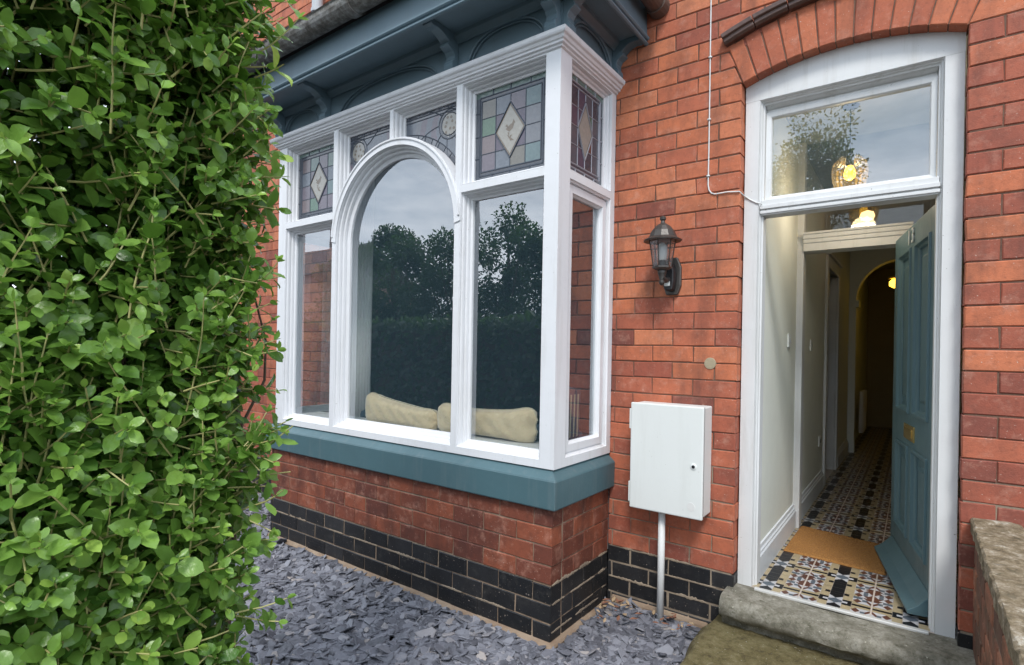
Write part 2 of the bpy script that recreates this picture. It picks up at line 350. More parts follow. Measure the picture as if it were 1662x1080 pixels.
def rmain(x, z):
    r = random.random() ** .6
    if z < 1.25: r *= .55                    # the lower courses are a browner, purpler batch
    if x > .16 and int(round((z - C0) / CH)) % 2: r *= .35
    if x > .16: r *= .85
    return r
wall = MB(); front = plane_fn('front', 0)
k = -5
while True:
    z0 = C0 + k * CH; z1 = z0 + CH
    if z0 > 5.1: break
    zm = (z0 + z1) / 2
    segs = []
    def skew(z, side):
        if z < 2.865: return DL if side < 0 else DR
        if z < 3.07: return (DL - .352 * (z - 2.865)) if side < 0 else (DR + .352 * (z - 2.865))
        q_ = math.sqrt(max(0.0, 1.492 ** 2 - (z - AC[1]) ** 2)); return AC[0] + side * q_
    bay = z1 < 3.25
    if zm < 3.16:
        if bay: segs += [(-7.2, XL, -7.2, XL), (XR, skew(z0, -1), XR, skew(z1, -1))]
        else: segs += [(-7.2, skew(z0, -1), -7.2, skew(z1, -1))]
        segs += [(skew(z0, 1), 1.6, skew(z1, 1), 1.6)]
    else: segs += [(-7.2, 1.6, -7.2, 1.6)]
    black = z1 < C0 + .01
    low = zm < 1.0
    for lo, hi, lt, ht in segs:
        off = DL if hi < .16 + .2 and lo < DL else DR
        off += (k % 2) * .11375
        span(wall, front, lo, hi, lt, ht, z0, z1, off, mi=3 if black else 0, rfun=None if black else rmain, smear=1 if black else None, joint=.0055 if low else .005, jh=.006 if low else .0055)
        if lt == lo and ht == hi:
            wall.box(lo + .009, hi - .009, .005 if not black else .003, .108, z0, z1, 1 if low else 2)
        else:
            wall.add([(lo + .003, .005, z0), (hi - .003, .005, z0), (ht - .003, .005, z1), (lt + .003, .005, z1)], [(0, 1, 2, 3)], 1 if low else 2)
    k += 1
# solid backing behind the brick skin, with the bay and door openings left out
for b in ((-7.2, -4.0, -.2, 5.1), (-1.46, -.76, -.2, 3.4), (.2, 1.6, -.2, 3.4), (-4.0, 1.6, 3.4, 5.1), (-.76, .2, 3.02, 3.4)):
    wall.box(b[0], b[1], .109, .24, b[2], b[3], 2)
def smears(g, mi, fn, u0, u1, zs, amt=.5, hmax=.012):
    for z in zs:
        u = u0; ph = random.uniform(0, 9)
        while u < u1 - .02:
            ln = random.uniform(.04, .30)
            if random.random() < amt:
                n_ = max(3, int(ln / .009)); hm = random.uniform(.35, 1) * hmax; v = []
                ue = min(u1, u + ln)
                for i in range(n_ + 1):
                    t_ = i / n_; e_ = min(1, 5 * t_, 5 * (1 - t_)); a = u + (ue - u) * t_
                    up_ = hm * e_ * abs(random.gauss(.55, .38)) + .0035; dn_ = hm * .7 * e_ * abs(random.gauss(.4, .35)) + .0035
                    v += [fn(a, z - dn_, .001), fn(a, z - dn_ * .5, -.0016), fn(a, z + up_ * .5, -.0018), fn(a, z + up_, .001)]
                g.add(v, [(4 * i + k_, 4 * i + 4 + k_, 4 * i + 5 + k_, 4 * i + 1 + k_) for i in range(n_) for k_ in range(3)], mi)
            u += ln + random.uniform(0, .12)
smears(wall, 1, front, XR + .01, DL - .01, [C0, C0 - CH, C0 - 2 * CH], .6)
wall.build('front_wall', ['brick', 'mortar_buff', 'mortar_dark', 'brick_black'], house)

# ---- door arch: voussoirs
arch = MB(); nV = 13; a_l = math.atan2(DL - AC[0], 2.878 - AC[1]); a_r = math.atan2(DR - AC[0], 2.872 - AC[1])
for i in range(nV):
    a0 = a_l + (a_r - a_l) * i / nV + .0022; a1 = a_l + (a_r - a_l) * (i + 1) / nV - .0022
    r = random.random() * .7
    pt = lambda a, rad, d: (AC[0] + rad * math.sin(a), -.001 + d, AC[1] + rad * math.cos(a))
    bv = .004
    v = [pt(a0 + bv / AR, AR + bv, 0), pt(a1 - bv / AR, AR + bv, 0), pt(a1 - bv / AR, AR + .216, 0), pt(a0 + bv / AR, AR + .216, 0),
         pt(a0, AR, bv), pt(a1, AR, bv), pt(a1, AR + .22, bv), pt(a0, AR + .22, bv),
         pt(a0, AR, .108), pt(a1, AR, .108), pt(a1, AR + .22, .108), pt(a0, AR + .22, .108)]
    arch.add(v, [(0, 1, 2, 3)] + [(4 + q, 4 + (q + 1) % 4, (q + 1) % 4, q) for q in range(4)] + [(8 + q, 8 + (q + 1) % 4, 4 + (q + 1) % 4, 4 + q) for q in range(4)], 0, r)
q = []
for i in range(25):
    a = a_l + (a_r - a_l) * i / 24; q += [(AC[0] + rad * math.sin(a), .004, AC[1] + rad * math.cos(a)) for rad in (AR + .003, AR + .222)] + [(AC[0] + (AR + .003) * math.sin(a), .11, AC[1] + (AR + .003) * math.cos(a))]
arch.add(q, [(3 * i, 3 * i + 3, 3 * i + 4, 3 * i + 1) for i in range(24)] + [(3 * i, 3 * i + 2, 3 * i + 5, 3 * i + 3) for i in range(24)], 1)
arch_o = arch.build('door_arch', ['brick_arch', 'mortar_dark'], house, recalc=True)
lm = MB(); prof = [(0, .004), (0, -.030), (.012, -.042), (.028, -.042), (.032, -.055), (.055, -.055), (.058, .004)]
nseg = 7
for sgi in range(nseg):
    v = []; f = []
    aa0 = a_l - .004 + (a_r - a_l + .008) * sgi / nseg + .0015; aa1 = a_l - .004 + (a_r - a_l + .008) * (sgi + 1) / nseg - .0015
    for i in range(7):
        a = aa0 + (aa1 - aa0) * i / 6
        v += [(AC[0] + (AR + .223 + o_) * math.sin(a), y, AC[1] + (AR + .223 + o_) * math.cos(a)) for o_, y in prof]
    n = len(prof); f = [(i * n + j, i * n + (j + 1) % n, (i + 1) * n + (j + 1) % n, (i + 1) * n + j) for i in range(6) for j in range(n)] + [tuple(range(n)), tuple(range(6 * n, 7 * n))]
    lm.add(v, f)
lm.build('label_moulding', 'terracotta', house, bevel=.003)

# ---- bay brick base
BC0, BCH = .298, .0965
bayb = MB(); fF = plane_fn('front', YF); fR = plane_fn('right', XR); fL = plane_fn('left', XL)
for k in range(-3, 5):
    z0 = BC0 + k * BCH; z1 = z0 + BCH; black = k < 0
    if k == 4: z1 = min(z1, .70)
    kw = dict(mi=3 if black else 0, smear=1 if black else None, joint=.005, jh=.0055 if not black else .006)
    span(bayb, fF, XL, XR, XL, XR, z0, z1, XR + (k % 2) * .11, L_=.222, **kw)
    span(bayb, fR, YF + .113, 0, YF + .113, 0, z0, z1, YF + .113 + (0 if k % 2 else .11), L_=.222, **kw)
    span(bayb, fL, YF + .113, 0, YF + .113, 0, z0, z1, YF + .113 + (0 if k % 2 else .11), L_=.222, **kw)
    e = .006 if not black else .0045
    bayb.box(XL + e, XR - e, YF + e, YF + .112, z0, z1, 1); bayb.box(XR - .11, XR - e, YF + .112, 0, z0, z1, 1); bayb.box(XL + e, XL + .11, YF + .112, 0, z0, z1, 1)
smears(bayb, 4, fF, XL + .02, XR - .01, [BC0 - BCH, BC0 - 2 * BCH], .45, .010); smears(bayb, 4, fR, YF + .01, -.01, [BC0, BC0 - BCH, BC0 - 2 * BCH, .06], .85, .016)
bayb.build('bay_base_wall', ['brick_bay', 'mortar_mid', 'mortar_dark', 'brick_black', 'mortar_buff'], house)
ft = MB(); sweep(ft, [(-.01, -.1), (.026, -.1), (.028, .000), (.020, .010), (-.01, .020)], [(XL, 0), (XL, YF), (XR, YF), (XR, 0)])
sweep(ft, [(-.01, -.1), (.014, -.1), (.014, .036), (.008, .050), (-.01, .062)], [(XR + .035, 0), (-.86, 0)])
ft.build('mortar_footing', 'mortar_mid', house, bevel=.004)
for xa in (-3.42, -2.02):                       # perforated air bricks, the dark of their holes drawn as black pads
    ab = MB(); z0 = BC0 - 3 * BCH + .003
    ab.box(xa - .10, xa + .10, YF - .003, YF + .02, z0, z0 + .088, 0)
    for i in range(11):
        for j in range(4): ab.box(xa - .088 + i * .0165, xa - .079 + i * .0165, YF - .0045, YF - .0025, z0 + .012 + j * .0185, z0 + .022 + j * .0185, 1)
    ab.build('air_brick', ['brick_black', 'black'], house)

# ---- bay sill
path = [(XL, 0), (XL, YF), (XR, YF), (XR, 0)]
sill = MB(); sweep(sill, [(-.10, .686), (.030, .684), (.036, .690), (.038, .828), (.034, .836), (-.012, .876), (-.10, .89)], path)
sill.build('window_sill', 'teal', house, bevel=.005, seg=3)
# ---- bay window
bw = MB()
bayin = empty('bay_window', (-2.7, YF, .9)); bayin.parent = house; bayin.matrix_parent_inverse = house.matrix_basis.inverted()
ZB, ZT = .880, 3.0
PX = [(-3.985, -3.888), (-3.300, -3.256), (-2.144, -2.100), (-1.532, -1.444)]
YI = YF + .11
fF = plane_fn('front', YF)
def zig(x0, x1, z0, z1, y0=YF, y1=YI, mi=0): bw.box(x0, x1, y0, y1, z0, z1, mi)
zig(PX[0][0], PX[0][1], ZB, ZT); zig(PX[3][0], PX[3][1], ZB, ZT)
for a, b in PX[1:3]: zig(a, b, .92, ZT)
zig(PX[0][1], PX[3][0], ZB, .92)                 # bottom rail
zig(-3.888, -3.300, 2.370, 2.412); zig(-2.100, -1.532, 2.370, 2.412)      # transoms
for i in range(3): zig(PX[i][1], PX[i + 1][0], 2.985, 3.02)                 # head
zig(-2.716, -2.685, 2.79, 2.985)                 # stub mullion
# arch ring
CX, CZ_, RO, RI = -2.700, 2.200, .603, .556
def arcp(r, n=40, a0=0, a1=180): return [(CX + r * math.cos(R(a0 + (a1 - a0) * i / n)), CZ_ + r * math.sin(R(a0 + (a1 - a0) * i / n))) for i in range(n + 1)]
o1 = arcp(RO, 40, 1, 179); i1 = arcp(RI, 40, 0, 180)
v = [(u, y, z) for (u, z) in o1 for y in (YF - .006, YI)] + [(u, y, z) for (u, z) in i1 for y in (YF - .006, YI)]
n2 = len(o1) * 2; f = []
for i in range(40): f += [(2 * i, 2 * i + 2, n2 + 2 * i + 2, n2 + 2 * i), (2 * i, 2 * i + 1, 2 * i + 3, 2 * i + 2), (n2 + 2 * i, n2 + 2 * i + 2, n2 + 2 * i + 3, n2 + 2 * i + 1)]
bw.add(v, f)
# bead round the arch ring
v = []; f = []
pr = [(RO - .002, -.006), (RO - .004, -.014), (RO - .014, -.014), (RO - .018, -.006)]
for i in range(41):
    a = R(4 + 172 * i / 40); v += [(CX + r_ * math.cos(a), YF + d_, CZ_ + r_ * math.sin(a)) for r_, d_ in pr]
f = [(i * 4 + j, i * 4 + j + 1, i * 4 + j + 5, i * 4 + j + 4) for i in range(40) for j in range(3)]
bw.add(v, f)
STEP = [(.0008, .0), (.0035, .006), (.0035, .016), (.010, .020), (.013, .030), (.013, .044), (.021, .048), (.024, .058), (.024, .066), (.036, .072), (.036, .090)]
STEP2 = [(.0008, .0), (.004, .008), (.004, .020), (.014, .024), (.018, .036), (.018, .046), (.030, .050), (.033, .062), (.033, .072), (.046, .076), (.056, .080), (.056, .10)]
def arch_outline(i):
    r = RI - i
    return [(CX - r, .92 + i), (CX + r, .92 + i)] + [(CX + r * math.cos(R(180 * k / 40)), CZ_ + r * math.sin(R(180 * k / 40))) for k in range(41)]
rings(bw, fF, rect(-3.888, -3.300, .92, 2.370), STEP); rings(bw, fF, rect(-3.888, -3.300, 2.412, 2.985), STEP)
rings(bw, fF, rect(-2.100, -1.532, .92, 2.370), STEP); rings(bw, fF, rect(-2.100, -1.532, 2.412, 2.985), STEP)
rings(bw, fF, arch_outline, STEP2)
# spandrel reveals: head and sides only
for (x0, x1) in ((-3.256, -2.716), (-2.685, -2.144)):
    for (i0, d0_), (i1_, d1_) in zip(STEP[:-1], STEP[1:]):
        zt = 2.985
        bl, br = (2.42, 2.79) if x0 < -3 else (2.79, 2.42)
        bw.add([fF(x0 + i0, bl, d0_), fF(x0 + i0, zt - i0, d0_), fF(x1 - i0, zt - i0, d0_), fF(x1 - i0, br, d0_), fF(x0 + i1_, bl, d1_), fF(x0 + i1_, zt - i1_, d1_), fF(x1 - i1_, zt - i1_, d1_), fF(x1 - i1_, br, d1_)],
               [(0, 1, 5, 4), (1, 2, 6, 5), (2, 3, 7, 6)])
# sides
def side(fn, sgn):
    xs = XR + .003 if sgn > 0 else XL + .045
    g = plane_fn('right' if sgn > 0 else 'left', xs)
    def bx(u0, u1, z0, z1, d1=.10, d0_=0): 
        a = g(u0, z0, d0_); b = g(u1, z1, d1); bw.box(a[0], b[0], a[1], b[1], z0, z1)
    bx(YI + .001, YI + .002, ZB, .9)
    bx(-.050, -.0, ZB, ZT)                       # wall post
    bx(YI, -.050, ZB, .925); bx(YI, -.050, 2.370, 2.412); bx(YI, -.050, 2.985, 3.02)
    rings(bw, g, rect(YI, -.050, 2.412, 2.985), [(.0008, 0), (.004, .010), (.004, .02), (.014, .024), (.018, .036), (.030, .040), (.030, .055)])
    # casement
    rings(bw, g, rect(YI, -.050, .925, 2.370), [(.0008, 0), (.004, .008), (.012, .012), (.012, .026), (.020, .026), (.022, .018), (.060, .018), (.064, .030), (.070, .040), (.070, .055)])
side(fR, 1); side(fL, -1)
bw.build('bay_frame', 'white', bayin, bevel=.0025)
# corner post chamfer stop and joints
cm = MB(); sweep(cm, [(-.09, 2.992), (.0, 2.992), (.010, 2.996), (.012, 3.004), (.024, 3.008), (.026, 3.018), (.034, 3.022), (.040, 3.034), (.050, 3.040), (.054, 3.048), (.056, 3.062), (.050, 3.070), (-.09, 3.082)], [(XL + .045, 0), (XL + .045, YF - .001), (XR + .004, YF - .001), (XR + .004, 0)])
cm.build('window_cornice', 'white', bayin, bevel=.0015)
# glass
def pane(fn, poly, d, name='glass_pane', m_='glass'):
    g = MB(); n = len(poly); g.add([fn(u, z, d) for u, z in poly], [tuple(range(n))]); return g.build(name, m_, bayin)
for x0, x1 in ((-3.888, -3.300), (-2.100, -1.532)): pane(fF, rect(x0, x1, .92, 2.37)(.034), .084)
pane(fF, arch_outline(.054), .094)
gR = plane_fn('right', XR + .003); gL = plane_fn('left', XL + .045)
for g in (gR, gL): pane(g, rect(YI, -.050, .925, 2.370)(.068), .050)

# stained glass: quarry grid round a diamond, leads as raised cames
def stained(fn, u0, u1, z0, z1, d, cols, flip=False, leadm='lead', body=True):
    mats = list(dict.fromkeys(['sg_dusk', 'sg_seagreen', 'sg_pale', 'sg_brown', 'sg_navy'] + ['sg_' + c for c in cols])); idx = {m_: i for i, m_ in enumerate(mats)}
    g = MB(); le = MB()
    P = lambda a, b, e=0: fn(a, b, d + e)
    def quad(a0, a1, b0, b1, m_, e=0): g.add([P(a0, b0, e), P(a1, b0, e), P(a1, b1, e), P(a0, b1, e)], [(0, 1, 2, 3)], idx[m_])
    def came(p, q, w_=.0045, h=.004):
        p = Vector(p); q = Vector(q); t_ = (q - p); n_ = Vector((-t_.y, t_.x)).normalized() * w_
        v = [P(*(p - n_), 0), P(*(p + n_), 0), P(*(q + n_), 0), P(*(q - n_), 0), P(*(p - n_ * .5), -h), P(*(p + n_ * .5), -h), P(*(q + n_ * .5), -h), P(*(q - n_ * .5), -h)]
        le.add(v, [(4, 5, 6, 7), (0, 1, 5, 4), (1, 2, 6, 5), (2, 3, 7, 6), (3, 0, 4, 7)])
    W, H = u1 - u0, z1 - z0
    b1 = .030; b2 = .022
    # outer border, inner border
    quad(u0, u1, z1 - b1, z1, 'sg_seagreen'); quad(u0, u1, z0, z0 + b1 * .7, 'sg_dusk'); quad(u0, u0 + b1, z0 + b1 * .7, z1 - b1, 'sg_dusk'); quad(u1 - b1, u1, z0 + b1 * .7, z1 - b1, 'sg_dusk')
    iu0, iu1, iz0, iz1 = u0 + b1, u1 - b1, z0 + b1 * .7, z1 - b1
    quad(iu0, iu1, iz1 - b2, iz1, 'sg_navy'); quad(iu0, iu1, iz0, iz0 + b2, 'sg_navy'); quad(iu0, iu0 + b2 * .6, iz0 + b2, iz1 - b2, 'sg_navy'); quad(iu1 - b2 * .6, iu1, iz0 + b2, iz1 - b2, 'sg_navy')
    ju0, ju1, jz0, jz1 = iu0 + b2 * .6, iu1 - b2 * .6, iz0 + b2, iz1 - b2
    for (a0, a1, c0, c1) in ((iu0, iu1, iz0, iz1), (ju0, ju1, jz0, jz1)):
        came((a0, c0), (a1, c0)); came((a1, c0), (a1, c1)); came((a1, c1), (a0, c1)); came((a0, c1), (a0, c0))
    for fr_ in (.25, .5, .77):
        uu = u0 + W * fr_; zz = z0 + H * fr_
        came((uu, z1 - b1), (uu, z1)); came((uu, z0), (uu, z0 + b1 * .7)); came((u0, zz), (iu0, zz)); came((iu1, zz), (u1, zz))
    cw, ch = (ju1 - ju0) / 4, (jz1 - jz0) / 4
    for r_ in range(4):
        for c_ in range(4):
            quad(ju0 + c_ * cw, ju0 + (c_ + 1) * cw, jz1 - (r_ + 1) * ch, jz1 - r_ * ch, 'sg_' + cols[r_ * 4 + c_])
    cu, cz = (ju0 + ju1) / 2, (jz0 + jz1) / 2; hw, hh = cw * 1.02, ch * 1.52
    dm = [(cu - hw, cz), (cu, cz - hh), (cu + hw, cz), (cu, cz + hh)]
    g.add([P(a, b, -.0012) for a, b in dm], [(0, 1, 2, 3)], idx['sg_brown'])
    g.add([P(cu + (a - cu) * .86, cz + (b - cz) * .86, -.0020) for a, b in dm], [(0, 1, 2, 3)], idx['sg_pale'])
    if body:   # a small painted bird on a twig
        for pts in ([(-.30, .05), (-.05, -.08), (.18, .02), (.26, .18), (.06, .20), (-.12, .12)], [(-.32, .16), (-.10, .06), (-.20, .22)], [(.10, .18), (.22, .34), (.34, .20)], [(-.20, -.16), (.02, -.40), (.28, -.42), (.06, -.30)], [(-.02, -.22), (.16, -.20), (.02, -.30)], [(-.16, -.08), (-.04, -.10), (-.10, -.24)]):
            g.add([P(cu + a * hw, cz + b * hh, -.0028) for a, b in pts], [tuple(range(len(pts)))], idx['sg_brown'])
    for i in range(4): came(dm[i], dm[(i + 1) % 4], .004, .006)
    for i in range(1, 4):
        uu = ju0 + i * cw; zz = jz0 + i * ch
        ins = lambda a, b: abs(a - cu) / hw + abs(b - cz) / hh < 1
        for (p, q) in (((uu, jz0), (uu, jz1)), ((ju0, zz), (ju1, zz))):
            N_ = 40; run = None
            for s_ in range(N_ + 1):
                t_ = s_ / N_; pt_ = (p[0] + (q[0] - p[0]) * t_, p[1] + (q[1] - p[1]) * t_)
                if not ins(*pt_) and run is None: run = pt_
                if (ins(*pt_) or s_ == N_) and run is not None: came(run, pt_, .0028, .003); run = None
    go = g.build('stained_glass', mats, bayin, recalc=False)
    le.build('lead_cames', leadm, go, recalc=False)
C3 = ['tan', 'blue', 'mauve', 'aqua', 'green', 'purple', 'purple', 'grey', 'pink', 'purple', 'purple', 'grey', 'mauve', 'blue', 'tan', 'aqua']
C1 = ['pink', 'seagreen', 'mauve', 'seagreen', 'blue', 'mauve', 'purple', 'blue', 'mauve', 'purple', 'purple', 'aqua', 'pink', 'green', 'mauve', 'mauve']
C4 = ['navy', 'purple', 'dusk', 'navy', 'purple', 'purple', 'green', 'dusk', 'dusk', 'navy', 'red', 'dusk', 'dusk', 'purple', 'navy', 'dusk']
stained(fF, -2.100 + .036, -1.532 - .036, 2.412 + .036, 2.985 - .036, .084, C3)
stained(fF, -3.888 + .036, -3.300 - .036, 2.412 + .036, 2.985 - .036, .084, C1)
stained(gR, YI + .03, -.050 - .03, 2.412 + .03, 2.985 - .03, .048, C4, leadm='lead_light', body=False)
stained(gL, YI + .03, -.050 - .03, 2.412 + .03, 2.985 - .03, .048, C4, body=False)
def spandrel(x0, x1, cu, cz):
    mats = ['sg_dusk', 'sg_blue', 'sg_mauve', 'sg_grey', 'sg_pale', 'sg_brown', 'sg_navy']; g = MB(); le = MB(); d = .082; zt = 2.985 - .036
    N_ = 54; up = zt
    rad = .068
    Z1 = lambda x: CZ_ + math.sqrt(max(.0, (RO - .02) ** 2 - (x - CX) ** 2))
    nz_ = 14
    for i in range(N_):
        xa, xb = x0 + (x1 - x0) * i / N_, x0 + (x1 - x0) * (i + 1) / N_
        for j in range(nz_):
            za0, za1 = Z1(xa) + (up - Z1(xa)) * j / nz_, Z1(xa) + (up - Z1(xa)) * (j + 1) / nz_
            zb0, zb1 = Z1(xb) + (up - Z1(xb)) * j / nz_, Z1(xb) + (up - Z1(xb)) * (j + 1) / nz_
            xm, zm = (xa + xb) / 2, (za0 + za1 + zb0 + zb1) / 4
            ang = math.atan2(zm - CZ_, xm - CX); rr_ = math.hypot(xm - CX, zm - CZ_); dc = math.hypot(xm - cu, zm - cz)
            if dc < rad: m_ = 4
            elif dc < rad + .022: m_ = 0
            elif rr_ < RO + .035: m_ = 3 if int(ang * 9) % 2 else 0
            elif up - zm < .04: m_ = 6 if up - zm < .02 else 3
            else: m_ = [1, 2, 1, 2, 3, 1][int(ang * 5 + dc * 14) % 6]
            g.add([fF(xa, za0, d), fF(xb, zb0, d), fF(xb, zb1, d), fF(xa, za1, d)], [(0, 1, 2, 3)], m_)
    def came(p, q, w_=.0035):
        if min(p[1] - Z1(p[0]), q[1] - Z1(q[0])) < -.004 or max(p[1], q[1]) > up or not (x0 <= p[0] <= x1 and x0 <= q[0] <= x1): return
        p = Vector(p); q = Vector(q); t_ = q - p; n_ = Vector((-t_.y, t_.x)).normalized() * w_
        le.add([fF(*(p - n_), d - .0005), fF(*(p + n_), d - .0005), fF(*(q + n_), d - .0005), fF(*(q - n_), d - .0005), fF(*(p), d - .004), fF(*(q), d - .004)], [(0, 4, 5, 3), (1, 2, 5, 4)])
    for r_ in (rad, rad + .022):
        for i in range(28):
            a, b = 2 * math.pi * i / 28, 2 * math.pi * (i + 1) / 28; came((cu + r_ * math.cos(a), cz + r_ * math.sin(a)), (cu + r_ * math.cos(b), cz + r_ * math.sin(b)))
    for r_ in (RO + .035,):
        for i in range(60):
            a, b = R(180 * i / 60), R(180 * (i + 1) / 60); came((CX + r_ * math.cos(a), CZ_ + r_ * math.sin(a)), (CX + r_ * math.cos(b), CZ_ + r_ * math.sin(b)))
    for i in range(30):
        a = R(6 * i + 3); 
        r1 = RO + .035
        came((CX + (RO - .01) * math.cos(a), CZ_ + (RO - .01) * math.sin(a)), (CX + r1 * math.cos(a), CZ_ + r1 * math.sin(a)))
    for i in range(9):
        a = 2 * math.pi * i / 9 + .3
        for s_ in range(12): came((cu + (rad + .022 + .02 * s_) * math.cos(a + s_ * .03), cz + (rad + .022 + .02 * s_) * math.sin(a + s_ * .03)), (cu + (rad + .042 + .02 * s_) * math.cos(a + s_ * .03 + .03), cz + (rad + .042 + .02 * s_) * math.sin(a + s_ * .03 + .03)))
    for s_ in range(20): 
        xa, xb = x0 + (x1 - x0) * s_ / 20, x0 + (x1 - x0) * (s_ + 1) / 20
        came((xa, up - .022), (xb, up - .022)); came((xa, up - .042), (xb, up - .042))
        if s_ % 4 == 1: came((xa, up - .022), (xa, up - .001))
    for i in range(9):
        a = i * .7 + .3; b_ = .35 + .5 * ((i * 37) % 10) / 10
        px_, pz_ = cu + rad * b_ * math.cos(a * 2), cz + rad * b_ * math.sin(a * 2)
        g.add([fF(px_ + .010 * math.cos(t_) * (1 + .4 * math.sin(t_ * 3)), pz_ + .010 * math.sin(t_), d - .001) for t_ in [k_ * 1.05 for k_ in range(6)]], [(0, 1, 2, 3, 4, 5)], 5)
    go = g.build('stained_glass', mats, bayin, recalc=False); le.build('lead_cames', 'lead', go, recalc=False)
spandrel(-3.256 + .036, -2.716 - .030, -3.13, 2.83); spandrel(-2.685 + .030, -2.144 - .036, -2.27, 2.83)
# inner sill board, catch
ib = MB(); ib.box(XL + .15, XR - .11, YI + .004, YI + .22, .925, .948); ib.build('inner_sill', 'white_old', bayin, bevel=.004)

# ---- frieze, brackets, eaves
ZF0, ZF1 = 3.06, 3.275
def frieze(fn, u0, u1, arcs):
    g = MB(); cur = u0
    N_ = 26
    for (a, b, zt) in sorted(arcs):
        g.add([fn(cur, ZF0, 0), fn(a, ZF0, 0), fn(a, ZF1, 0), fn(cur, ZF1, 0)], [(0, 1, 2, 3)]); cur = b
        rise = zt - ZF0 - .02; m_ = (a + b) / 2; hw = (b - a) / 2
        zc = lambda x: ZF0 + .02 + rise * (1 - abs((x - m_) / hw) ** 2.6) ** .5 if abs(x - m_) < hw else ZF0
        ts = [a + hw * (1 - math.cos(math.pi * i / N_)) for i in range(N_ + 1)]
        for i in range(N_):
            xa, xb = ts[i], ts[i + 1]; za, zb = zc(xa), zc(xb)
            g.add([fn(xa, za, 0), fn(xb, zb, 0), fn(xb, ZF1, 0), fn(xa, ZF1, 0)], [(0, 1, 2, 3)])
            g.add([fn(xa, za, 0), fn(xb, zb, 0), fn(xb, zb, .022), fn(xa, za, .022)], [(0, 1, 2, 3)])
        for off_, rad_ in ((0, .0075), (.014, .004)): g.tube([fn(m_ + (x_ - m_) * (1 - off_ / hw), zc(x_) - off_, .002 + off_ * .4) for x_ in ts], rad_, 6, cap=False)
        g.add([fn(a - .001, ZF0 - .01, .022), fn(b + .001, ZF0 - .01, .022), fn(b + .001, ZF1, .022), fn(a - .001, ZF1, .022)], [(0, 1, 2, 3)])
    g.add([fn(cur, ZF0, 0), fn(u1, ZF0, 0), fn(u1, ZF1, 0), fn(cur, ZF1, 0)], [(0, 1, 2, 3)])
    return g
FY, FX, FXL = YF + .002, XR + .004, XL + .045
eav = empty('eaves', (-2.7, YF, 3.1)); eav.parent = house; eav.matrix_parent_inverse = house.matrix_basis.inverted()
fr1 = frieze(plane_fn('front', FY), FXL, FX, [(-3.93, -3.495, 3.232), (-3.24, -2.30, 3.232), (-2.06, -1.54, 3.238)])
fr1.build('frieze_panel', 'teal_wood', eav)
frieze(plane_fn('right', FX), FY, 0, [(-.53, -.07, 3.236)]).build('frieze_panel', 'teal_wood', eav)
frieze(plane_fn('left', FXL), FY, 0, [(-.53, -.07, 3.236)]).build('frieze_panel', 'teal_wood', eav)
EX, EXL, EY = -1.262, -4.215, -.885
em = MB()
epath = [(EXL, 0), (EXL, EY), (EX, EY), (EX, 0)]
sweep(em, [(-.30, 3.272), (-.012, 3.272), (-.012, 3.236), (-.005, 3.229), (.005, 3.229), (.012, 3.235), (.012, 3.242), (.003, 3.248), (.003, 3.254), (.013, 3.257), (.019, 3.264), (.019, 3.272), (.004, 3.280), (.0, 3.44), (-.30, 3.44)], epath)
sweep(em, [(-.06, 3.2735), (-.06, 3.27), (.0, 3.235), (.004, 3.225), (.014, 3.225), (.02, 3.235), (.04, 3.255), (.045, 3.2735)], [(FXL, 0), (FXL, FY - .001), (FX + .001, FY - .001), (FX + .001, 0)])
em.build('eaves_moulding', 'teal_wood', eav, bevel=.001)
rf = MB(); rf.box(EXL, EX, EY, 0, 3.441, 3.47); rf.add([(EXL - .05, EY - .05, 3.475), (EX + .05, EY - .05, 3.475), (EX + .05, 0, 3.95), (EXL - .05, 0, 3.95), (EXL - .05, 0, 3.475), (EX + .05, 0, 3.475)], [(0, 1, 2, 3), (0, 3, 4), (1, 5, 2)])
rf.build('bay_roof', 'rooftile', eav)
BP = [(0, 3.070), (.026, 3.066), (.046, 3.074), (.054, 3.092), (.050, 3.112), (.036, 3.128), (.034, 3.150), (.050, 3.172), (.078, 3.184), (.090, 3.190), (.090, 3.200), (.078, 3.206), (.100, 3.222), (.132, 3.238), (.170, 3.244), (.205, 3.240), (.224, 3.248), (.228, 3.272), (0, 3.272)]
def bracket(x, y, ang, sc=1.0):
    b = MB(); c, s_ = math.cos(ang), math.sin(ang)
    fn = lambda u, z, d: (x + u * sc * c - d * s_, y + u * sc * s_ + d * c, z)
    b.prism(BP, fn, -.033, .033); b.build('bracket', 'teal_wood', eav, bevel=.003)
for xb in (-3.375, -2.168): bracket(xb, FY, -math.pi / 2)
bracket(FX - .04, FY, -math.pi / 2); bracket(FX, FY + .04, 0, .75); bracket(FX, -.03, 0, .75); bracket(FXL + .04, FY, -math.pi / 2)
gm = MB()
gp = [(.07 * math.cos(a), 3.485 + .07 * math.sin(a)) for a in [math.pi + math.pi * i / 10 for i in range(11)]] 
gp2 = gp + [(.078, 3.492), (.078, 3.485)][:1] + [(p[0] * .9, 3.485 + (p[1] - 3.485) * .9) for p in gp[::-1]]
GY = -.962
sweep(gm, gp2, [(-4.35, GY), (-1.19, GY)])
for xg in (-2.66,):
    sweep(gm, [(p[0] * 1.13, 3.485 + (p[1] - 3.485) * 1.13) for p in gp] + [(p[0] * .98, 3.485 + (p[1] - 3.485) * .98) for p in gp[::-1]], [(xg - .03, GY), (xg + .03, GY)])
gm.build('gutter', 'gutter', eav)
gb = MB(); gb.tube([(-1.185, -.95, 3.44), (-1.185, -.02, 3.415)], .052, 18); gb.tube([(-1.185, -.07, 3.416), (-1.185, -.005, 3.414)], .060, 18)
gb.build('side_gutter', 'gutter_brown', eav, smooth=False)
